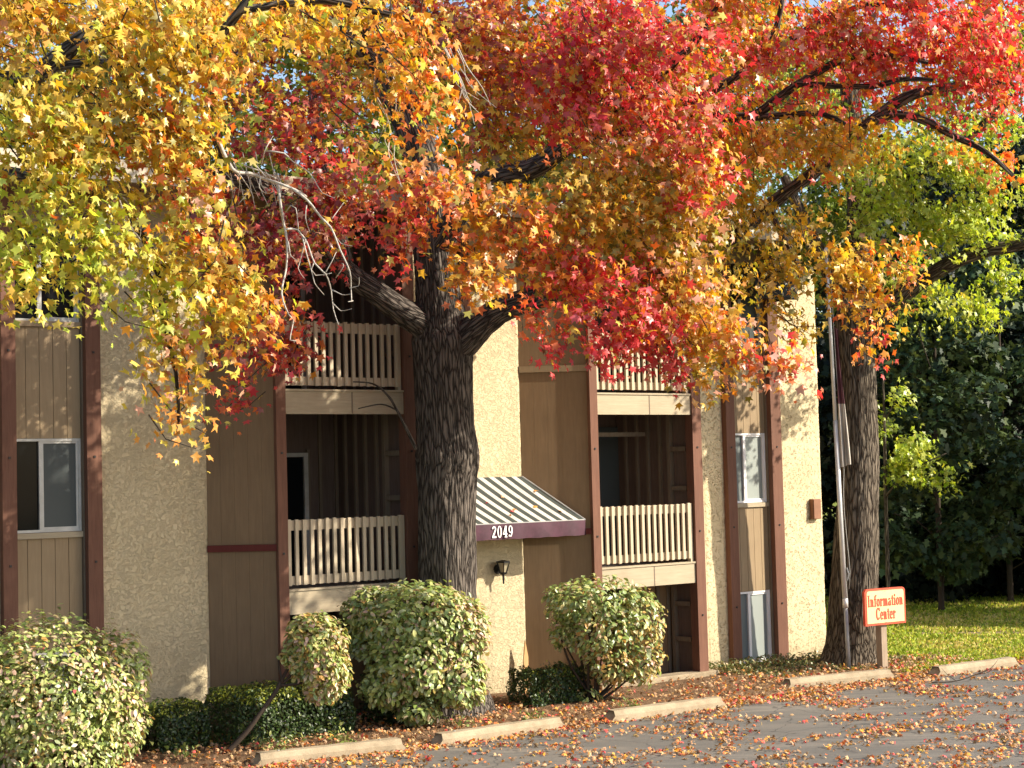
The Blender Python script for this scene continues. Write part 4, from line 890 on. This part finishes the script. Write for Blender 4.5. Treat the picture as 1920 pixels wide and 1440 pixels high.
for px, dd, hh, rr, cc, lab in [
    (1700, 66, 15.5, 4.6, YLG, 'yellow-green tree showing above the dark wood right of the corner'), (1850, 70, 21, 6, YLG, 'pale yellow-green tree high behind the wood at the right'), (640, 52, 19, 5.0, YLG, 'sunlit yellow-green tree behind the roof left of the big trunk'), (1020, 58, 20, 5.5, GLD, 'golden tree behind the roof right of the big trunk'),
    (1400, 55, 18.5, 5, YLG, 'green-gold tree behind the roof towards the building corner'), (330, 55, 19.5, 5.5, GLD, 'golden tree behind the roof at the left'), (60, 56, 19, 5.5, GLD, 'golden tree behind the roof at the left picture edge'), (1230, 66, 21, 6, MDG, 'mid green tree behind the roof above the far balcony'), (830, 66, 21.5, 6, MDG, 'mid green tree far behind the roof at the middle')]:
    p = at(px, 900, dd); wood_tree('autumn_tree', lab, p, hh, rr, 7000, cc, .25, .19, clump=1.6, grp='trees showing behind the roof and the wood')
# young maple with its lit lime leaves
mp = ground(1668, 1166, 0); mo = empty('young_maple', (mp[0], mp[1], 0)); tag(mo, 'young maple whose lit lime green bough stands out against the dark wood', 'tree')
MD = float((mp - EYE) @ FW); m = MB()
def pm(rows, sg=8):
    p, r = px_poly([(x, y, MD + dz, q) for x, y, dz, q in rows]); m.tube(p, r, sg, smooth=.2, disp=.004)
pm([(1668, 1172, 0, 5), (1664, 1050, 0, 4), (1660, 900, 0, 3.5), (1658, 780, 0, 2.5), (1655, 700, 0, 1.5)]); pm([(1662, 930, 0, 3), (1690, 895, -.3, 2.2), (1730, 870, -.5, 1.5), (1775, 850, -.6, .8)]); pm([(1658, 790, 0, 2), (1680, 750, -.2, 1)])
m.build('trunk', M['bark2'], mo, smooth=True, barkpos=True, origin=mo.location)
cm = Crown((mp[0], mp[1], 3)); cm.blend = 'YG LG'; cm.rows([(1725, 865, -.4, 55, 36, 'LG2 YG5', 1.5), (1690, 885, -.3, 38, 24, 'LG2 YG5', 1.4), (1760, 900, -.4, 35, 18, 'LG3 YG2', .7), (1740, 825, -.4, 30, 20, 'LG2 YG3', .8), (1682, 745, -.2, 24, 34, 'LG3 YG3', .8), (1665, 800, 0, 20, 40, 'LG G', .7), (1780, 880, -.5, 14, 14, 'YG LG', .8)], MD, size=.085, rd=.5, twig=False, jit=.1)
cm.build(mo, M['leaf'])

# ------------------------------------------------------------------ shrubs and hedges
SH = dict(pale=[(.48, .53, .16), (.37, .45, .12), (.53, .55, .21), (.27, .36, .085)], pink=[(.60, .40, .30), (.58, .46, .28)], green=[(.24, .33, .11), (.20, .28, .08), (.40, .45, .24)], gold=[(.58, .44, .14), (.54, .31, .09), (.6, .5, .22)], red=[(.55, .12, .11), (.6, .18, .16)])
def shrub(name, label, base, blobs, n, mixf, stems, size=.043, grp=None, depth=None, rough=.13):
    """blobs: (px, py, rx, ry, depth offset)"""
    o = empty(name, (base[0], base[1], 0)); tag(o, label, 'shrub', grp)
    D = depth; C, N, T_, K = [], [], [], []
    tot = sum(b_[2] * b_[3] for b_ in blobs)
    for (px, py, rx, ry, dz) in blobs:
        q = int(2.25 * n * rx * ry / tot); c = at(px, py, D + dz); rxm, rym = rx * D / F, ry * D / F
        g = ball(q); bump = np.array([1 + rough * noise.noise(Vector(tuple(v * 2.3)) + Vector((px, py, 0))) + rough * .65 * noise.noise(Vector(tuple(v * 6))) for v in g])
        rr = (bump * RNG.uniform(.25, 1, q) ** .28 * np.where(RNG.random(q) < .025, RNG.uniform(1, 1.2, q), 1))[:, None]
        off = g * rr
        P = c + RT * (off[:, :1] * rxm) + UPV * (off[:, 1:2] * rym) + np.array([0, 1, 0]) * (off[:, 2:3] * rxm * .95)
        keep = P[:, 2] > .06
        nrm = RT * (g[:, :1]) + UPV * (g[:, 1:2] + .3) + np.array([0, 1, 0]) * g[:, 2:3]
        P, nrm = P[keep], nrm[keep]
        C.append(P); N.append(nrm * .8 + SUN * .3 + RNG.normal(size=P.shape) * .42 + np.array([0, 0, .25])); T_.append(nrm * .5 + np.array([0, 0, -.55]) + RNG.normal(size=P.shape) * .5); K.append(mixf(P))
    C = np.concatenate(C); S = size * RNG.uniform(.6, 1.25, len(C))
    st = MB()
    for rows in stems:
        p, r = px_poly([(x, y, D + dz, q) for x, y, dz, q in rows]); st.tube(p, r, 7, smooth=.08, disp=.002)
    st.build('stems', M['twig'], o, smooth=True, origin=o.location)
    leaf_mesh('foliage', C, np.concatenate(N), np.concatenate(T_), S, np.concatenate(K), 'oval', M['shrubleaf'], o, .22, origin=o.location)
    return o
def palette_mix(weights, field=None):
    ks = list(weights); w0 = np.array([weights[k] for k in ks], float)
    def f(P):
        out = np.zeros((len(P), 3))
        for i, p in enumerate(P):
            w = w0.copy(); nz = noise.noise(Vector(tuple(p * 1.6)))
            for j, k in enumerate(ks):
                if k in ('pink', 'gold', 'red'): w[j] *= max(.05, 1 + 2.2 * nz)
            if field: w = field(p, ks, w)
            k = ks[RNG.choice(len(ks), p=w / w.sum())]; c = SH[k][RNG.integers(len(SH[k]))]; out[i] = np.array(c) * RNG.uniform(.8, 1.15)
        return np.clip(out, .01, .8)
    return f
def near(p, q, r): return math.exp(-float(((p - q) ** 2).sum()) / r ** 2)
def stems_fan(x0, y0, tips, w=3): return [[(x0 + random.uniform(-10, 10), y0, 0, w), ((x0 + x) / 2 + random.uniform(-12, 12), (y0 + y) / 2 + 10, random.uniform(-.2, .2), w * .7), (x, y, random.uniform(-.4, .3), w * .35)] for x, y in tips]
ga = ground(95, 1452); DA = float((ga - EYE) @ FW)
redp = at(212, 1258, DA - .9)
def fA(p, ks, w):
    k = near(p, redp, .25); w = w.copy(); w[ks.index('red')] += 6 * k; return w
shrub('round_shrub', 'largest round clipped shrub at the left corner, pale leaves with a red patch', ga, [(95, 1300, 168, 148, 0), (208, 1268, 76, 98, .2), (120, 1400, 140, 70, -.1), (95, 1315, 105, 85, .1), (-40, 1320, 130, 140, .2), (215, 1350, 65, 80, 0)], 7800, palette_mix(dict(pale=8, green=2, pink=2.6, gold=1.2, red=.02), fA), stems_fan(95, 1448, [(20, 1300), (100, 1250), (180, 1300), (230, 1350), (60, 1380), (150, 1390), (-30, 1350), (250, 1400)], 4), grp='pale leaved round shrubs in front of the building', depth=DA)
gb = ground(425, 1414); DB = float((gb - EYE) @ FW) - .1
shrub('leaning_shrub', 'small rounded shrub on a slanting bare stem, left of the big tree', gb, [(595, 1205, 58, 58, 0), (612, 1260, 50, 52, 0), (570, 1220, 40, 60, 0), (605, 1300, 35, 22, 0), (545, 1232, 22, 16, -.1), (575, 1180, 38, 30, .1)], 1900, palette_mix(dict(pale=5, green=1.2, pink=2, gold=3)),
      [[(422, 1414, -.3, 5), (460, 1375, -.25, 5), (490, 1335, -.2, 4.5), (520, 1292, -.1, 4), (535, 1262, -.05, 3), (570, 1215, 0, 2)], [(522, 1290, -.1, 3), (560, 1250, 0, 2), (600, 1200, 0, 1)], [(526, 1285, -.1, 3), (570, 1280, 0, 2), (620, 1260, 0, 1)], [(530, 1280, -.1, 2.5), (522, 1240, -.1, 2), (530, 1222, -.1, 1)]], grp='pale leaved round shrubs in front of the building', depth=DB)
gc = ground(765, 1366); DC = float((gc - EYE) @ FW) - .15
def fC(p, ks, w):
    w = w.copy(); q = at(880, 1200, DC); k = near(p, q, .55); w[ks.index('pink')] += 8 * k; w[ks.index('gold')] += 4 * k; return w
shrub('round_shrub', 'broad grey-green shrub hiding the foot of the big trunk', gc, [(785, 1160, 120, 72, 0), (700, 1150, 58, 52, .1), (860, 1185, 62, 68, -.1), (780, 1235, 95, 70, -.2), (840, 1250, 60, 50, -.2), (730, 1290, 60, 40, -.25), (785, 1335, 45, 24, -.3), (690, 1200, 45, 40, .1), (880, 1260, 35, 35, -.15), (862, 1296, 52, 34, -.25)], 6000, palette_mix(dict(pale=6, green=5, pink=.7, gold=.4), fC), stems_fan(768, 1366, [(700, 1200), (750, 1150), (800, 1150), (850, 1200), (690, 1260), (880, 1250), (780, 1250)], 4), grp='pale leaved round shrubs in front of the building', depth=DC, size=.052)
gd = ground(1112, 1322); DD = float((gd - EYE) @ FW)
def fD(p, ks, w):
    w = w.copy(); q = at(1215, 1240, DD); k = near(p, q, .6); w[ks.index('gold')] += 14 * k; w[ks.index('pink')] += 3 * k; return w
shrub('open_shrub', 'open twiggy shrub by the patio, green at the top left and golden at the right', gd, [(1120, 1125, 95, 46, 0), (1075, 1130, 58, 40, 0), (1190, 1165, 58, 70, 0), (1130, 1180, 85, 52, -.05), (1200, 1230, 46, 58, -.05), (1150, 1240, 60, 45, -.1), (1058, 1185, 30, 34, .05), (1105, 1308, 26, 14, -.1)], 2300, palette_mix(dict(pale=3, green=6, pink=.5, gold=.8), fD), stems_fan(1112, 1320, [(1040, 1150), (1070, 1120), (1120, 1110), (1160, 1120), (1210, 1160), (1225, 1230), (1060, 1210), (1180, 1250), (1140, 1180), (1100, 1170)], 3), grp='pale leaved round shrubs in front of the building', depth=DD, size=.052, rough=.26)
def hedge(label, u0, u1, v0, v1, h, n, light=.3, rough=.06):
    c = fac((u0 + u1) / 2, (v0 + v1) / 2); o = empty('boxwood_hedge', (c[0], c[1], .03)); tag(o, label, 'hedge', 'low clipped boxwood hedges along the building')
    q = n; U, V, Z = RNG.uniform(-1, 1, q), RNG.uniform(-1, 1, q), RNG.uniform(0.02, 1, q)
    f = RNG.integers(0, 4, q); dpt = 1 - RNG.uniform(0, 1, q) ** 2.2 * .35
    Z = np.where(f == 0, dpt, Z); V = np.where(f == 1, dpt, V); U = np.where(f == 2, dpt * np.sign(U), U); V = np.where(f == 3, V, V)
    nn = np.zeros((q, 3)); nn[f == 0, 2] = 1; nn[f == 1, 1] = 1; nn[f == 2, 0] = np.sign(U[f == 2])
    sc = 1 - .12 * np.maximum(0, Z - .5) ** 2 * 4; kk = (1 - .10 * (U ** 4) * (V ** 4))
    wob = np.array([noise.noise(Vector((u * 3 * (u1 - u0), v * 3, z * 3 + u0))) for u, v, z in zip(U, V, Z)]) * rough
    uu = (u0 + u1) / 2 + U * sc * kk * ((u1 - u0) / 2 + wob); vv = (v0 + v1) / 2 + V * sc * kk * ((v1 - v0) / 2 + wob); zz = .03 + Z * (h + wob * 1.3)
    P = np.stack([DU[0] * uu + NV[0] * (vv - DIST), DU[1] * uu + NV[1] * (vv - DIST), zz], 1)
    NN = DU * nn[:, :1] + NV * nn[:, 1:2] + np.array([0, 0, 1]) * nn[:, 2:3] + RNG.normal(size=(q, 3)) * .6 + np.array([0, 0, .3])
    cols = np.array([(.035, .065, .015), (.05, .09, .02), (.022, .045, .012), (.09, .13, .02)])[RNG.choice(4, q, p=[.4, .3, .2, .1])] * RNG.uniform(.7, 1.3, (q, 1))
    new = (Z > .80) & (RNG.random(q) < light); cols[new] = np.array((.34, .38, .05)) * RNG.uniform(.7, 1.2, (new.sum(), 1))  # sunlit tops put into the colour: yellow-green leaves near the top only
    leaf_mesh('foliage', P, NN, RNG.normal(size=(q, 3)), .026 * RNG.uniform(.7, 1.3, q), cols, 'small', M['hedgeleaf'], o, .2, origin=o.location)
    m = MB()
    for i in range(int((u1 - u0) * 9) + 3):
        u = RNG.uniform(u0 + .1, u1 - .1); v = RNG.uniform(v0 + .1, v1 - .1); e = fac(u + RNG.uniform(-.15, .15), v + RNG.uniform(-.15, .15), h * .9)
        m.tube([fac(u, v, .0), (fac(u, v, h * .45) + e) / 2 * np.array([1, 1, .7]), e], [.014, .01, .004], 5)
    m.build('stems', M['twig'], o, origin=o.location)
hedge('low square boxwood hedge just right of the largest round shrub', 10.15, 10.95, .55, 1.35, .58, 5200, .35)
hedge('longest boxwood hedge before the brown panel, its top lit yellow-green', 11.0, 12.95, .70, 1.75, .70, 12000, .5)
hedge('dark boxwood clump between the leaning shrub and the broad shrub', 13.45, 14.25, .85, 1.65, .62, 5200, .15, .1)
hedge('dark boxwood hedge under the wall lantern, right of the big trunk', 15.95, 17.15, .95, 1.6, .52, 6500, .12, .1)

# ------------------------------------------------------------------ small things by the wall
p = fac(17.0, .16, 0); st = empty('wooden_stake', (p[0], p[1], 0), math.atan2(DU[1], DU[0])); tag(st, 'short pale pointed wooden stake standing where stucco meets the brown panel', 'stake')
b = MB(); b.add([(-.045, -.012, 0), (.05, -.012, 0), (.05, -.012, .62), (.0, -.012, .86), (-.035, -.012, .6), (-.045, .012, 0), (.05, .012, 0), (.05, .012, .62), (.0, .012, .86), (-.035, .012, .6)],
      [(0, 1, 2, 3, 4), (9, 8, 7, 6, 5), (0, 5, 6, 1), (1, 6, 7, 2), (2, 7, 8, 3), (3, 8, 9, 4), (4, 9, 5, 0)]); b.build('board', M['stake'], st)
p = ground(566, 1366, .05); bl = empty('stone_block', (p[0], p[1], .02), .5); tag(bl, 'small pale block lying on the soil below the leaning shrub', 'stone')
b = MB(); b.add([(-.13, -.06, 0), (.14, -.07, 0), (.15, .07, 0), (-.12, .08, 0), (-.08, -.04, .15), (.04, -.05, .19), (.05, .05, .19), (-.07, .05, .15)], [(0, 3, 2, 1), (4, 5, 6, 7), (0, 1, 5, 4), (1, 2, 6, 5), (2, 3, 7, 6), (3, 0, 4, 7)]); b.build('block', M['stone'], bl, bevel=.01)
# dead twig on the far stop
p = ground(1800, 1272, .05); dt = empty('fallen_twig', (p[0], p[1], .0)); tag(dt, 'dead forked twig lying against the farthest wheel stop', 'twig')
b = MB(); b.tube([(-.5, -.2, .02), (-.1, -.15, .03), (.25, -.08, .12), (.5, .02, .2), (.62, .05, .32)], [.01, .009, .007, .005, .003], 5, smooth=.06); b.tube([(.25, -.08, .12), (.4, -.2, .16), (.5, -.15, .25)], [.006, .004, .002], 5, smooth=.06); b.tube([(-.1, -.15, .03), (-.2, .0, .12), (-.28, .02, .22)], [.006, .004, .002], 5, smooth=.06)
b.build('stick', M['twig'], dt, smooth=True)

# ------------------------------------------------------------------ litter, grass and ground cover
def scatter_leaves(name, pts, mix, size, shape='star', lift=.012, flat=.35, mat='litter', curl=.55):
    n = len(pts); N = RNG.normal(size=(n, 3)) * flat + np.array([0, 0, 1]); T_ = RNG.normal(size=(n, 3)); T_[:, 2] *= .2
    C = pts.copy(); C[:, 2] += lift + RNG.uniform(0, .025, n)
    o = leaf_mesh(name, C, N, T_, size * RNG.uniform(.55, 1.25, n), pick(mix, n, .25), shape, M[mat], None, curl); tag(o, kind='stuff'); return o
def field(n, u0, u1, v0, v1, dens):
    out = []
    while len(out) < n:
        u, v = RNG.uniform(u0, u1), RNG.uniform(v0, v1)
        if RNG.random() < dens(u, v): out.append(fac(u, v, 0))
    return np.array(out)
def d_lot(u, v):
    c = noise.noise(Vector((u * .9, v * 1.3, 3))) * .6 + noise.noise(Vector((u * 3.1, v * 3.1, 8))) * .5
    e = math.exp(-((v - 3.1) / .35) ** 2) * .9
    return max(0, min(1, .12 + c * 1.1 + e))
L1 = field(19000, 9, 31, 2.95, 9.5, d_lot); L1[:, 2] = .006
scatter_leaves('fallen_leaves', L1, 'O4 OR3 R2 T10 GO B7', .039, flat=.55, curl=.9)
L2 = field(6000, 8, 25, .3, 3.0, lambda u, v: min(1, .35 + .7 * noise.noise(Vector((u, v * 1.4, 1))) +   .4 * max(0, v - 1.6))); L2[:, 2] = .085 * np.clip((3.0 - L2 @ NV - DIST) / .6, 0.1, 1)
scatter_leaves('fallen_leaves', L2, 'T9 B6 O2 OR2 R', .038, flat=.55, curl=.9)
L3 = field(2300, 22.5, 31, .3, 3.0, lambda u, v: .15 + .85 * (v > 1.9)); scatter_leaves('fallen_leaves', L3, 'T8 B5 O2 OR', .038, flat=.55, curl=.9)
aL = np.array([np.array(fac(15.6 + RNG.uniform(0, 1.9), .0, 0)) * 0 + np.array(fac(15.7 + 1.4 * t + .69 * s, .03 + .69 * s, 3.40 - .70 * s + .0)) for t, s in [(.1, .85), (.35, .45), (.55, .5), (.6, .68), (.9, .35), (.2, .75), (.28, .72), (.85, .8), (.05, .55)]])
scatter_leaves('fallen_leaves', aL, 'T3 O2 R', .05, lift=.0)
# grass blades on the lawn
def grass():
    n = 52000; px = RNG.uniform(1500, 2000, n); py = 1112 + RNG.uniform(0, 1, n) ** .8 * 152
    P = np.array([ground(x, y) for x, y in zip(px, py)]); 
    uu = P @ DU; vv = P @ NV + DIST
    keep = ((py < 1187) | (py > 1193) | (RNG.random(len(py)) < .25)) & ~((uu < 24.1) & (vv < 0.2)) & (vv < 2.7); P = P[keep]; n = len(P)
    pth = np.array([0.0] * n)
    nz = np.array([noise.noise(Vector((p[0] * .5, p[1] * .35, 0))) for p in P])
    base = np.array([(.32, .42, .045), (.46, .50, .065), (.60, .50, .17), (.19, .27, .035)])
    pr = np.stack([np.clip(.4 + nz, .05, 1), np.full(n, .5), np.clip(.3 - nz, .05, 1), np.full(n, .3)], 1); pr /= pr.sum(1, keepdims=True)
    idx = (RNG.random(n)[:, None] > np.cumsum(pr, 1)).sum(1).clip(0, 3)
    hgt = RNG.uniform(.02, .05, n); C = P.copy(); C[:, 2] = hgt * .7
    N = RNG.normal(size=(n, 3)) * np.array([1, 1, .3]); T_ = np.array([0, 0, 1]) + RNG.normal(size=(n, 3)) * .45
    o = leaf_mesh('grass', C, N, T_, hgt * 1.3, base[idx] * RNG.uniform(.7, 1.3, (n, 1)), 'small', M['grass'], None, .3); tag(o, kind='stuff')
grass()
# low creeping ground cover at the foot of the far pier, weeds in the bed
G = field(5200, 20.5, 24.4, .15, 2.1, lambda u, v: min(1, max(0, .55 + noise.noise(Vector((u * 2, v * 2, 5))) - .25 * max(0, v - 1))));
G[:, 2] = RNG.uniform(.03, .22, len(G)) * np.clip(1.3 - .5 * ((G @ NV) + DIST), .3, 1)
k = len(G); cc = np.array([(.10, .13, .03), (.2, .2, .06), (.3, .22, .1), (.05, .08, .02)])[RNG.integers(0, 4, k)]
tag(leaf_mesh('ground_cover', G, RNG.normal(size=(k, 3)) * .6 + np.array([0, 0, .7]), RNG.normal(size=(k, 3)), .032 * RNG.uniform(.6, 1.3, k), cc, 'oval', M['hedgeleaf'], None, .2), kind='stuff')
W = []
for px, py in ((395, 1392), (488, 1402), (632, 1388), (650, 1400), (540, 1400), (1000, 1352), (860, 1362), (520, 1420), (1180, 1330), (340, 1420)):
    c = ground(px, py, .06); q = 60; g = RNG.normal(size=(q, 3)) * np.array([.09, .09, .05]); g[:, 2] = np.abs(RNG.normal(size=q)) * .09; W.append(c + g)
W = np.concatenate(W); k = len(W)
tag(leaf_mesh('weeds', W, RNG.normal(size=(k, 3)) + np.array([0, 0, .4]), RNG.normal(size=(k, 3)) + np.array([0, 0, .8]), .03 * RNG.uniform(.6, 1.4, k), np.array([(.2, .26, .06), (.3, .32, .1), (.15, .2, .04)])[RNG.integers(0, 3, k)], 'oval', M['hedgeleaf'], None, .2), kind='stuff')

# ------------------------------------------------------------------ light, sky, camera
w = bpy.data.worlds.new('World'); scene.world = w; w.use_nodes = True; nt = w.node_tree; nt.nodes.clear()
sky = nt.nodes.new('ShaderNodeTexSky'); sky.sky_type = 'NISHITA'; sky.sun_disc = False
sky.sun_elevation = SUN_EL; sky.sun_rotation = math.atan2(SUN[0], SUN[1]); sky.air_density = 1.0; sky.dust_density = 1.5
bg = nt.nodes.new('ShaderNodeBackground'); bg.inputs['Strength'].default_value = .125
ow = nt.nodes.new('ShaderNodeOutputWorld'); nt.links.new(sky.outputs[0], bg.inputs[0]); nt.links.new(bg.outputs[0], ow.inputs[0])
sl = bpy.data.lights.new('sun', 'SUN'); sl.energy = 4.6; sl.angle = R(.53); sl.color = (1, .90, .74)
so = bpy.data.objects.new('sun', sl); COL.objects.link(so); so.rotation_euler = Vector(SUN).to_track_quat('Z', 'Y').to_euler(); so.location = Vector(SUN * 60)
cam = bpy.data.cameras.new('camera'); cam.sensor_width = 36; cam.lens = F / 1920 * 36; cam.clip_start = .1; cam.clip_end = 2000
co = bpy.data.objects.new('camera', cam); COL.objects.link(co)
mw = Matrix(((RT[0], UPV[0], -FW[0], EYE[0]), (RT[1], UPV[1], -FW[1], EYE[1]), (RT[2], UPV[2], -FW[2], EYE[2]), (0, 0, 0, 1)))
co.matrix_world = mw; scene.camera = co
scene.view_settings.view_transform = 'Standard'; scene.view_settings.look = 'None'; scene.view_settings.gamma = 1; scene.view_settings.exposure = 1.03
scene.cycles.max_bounces = 8; scene.cycles.diffuse_bounces = 4; scene.cycles.transmission_bounces = 6; scene.cycles.use_denoising = True
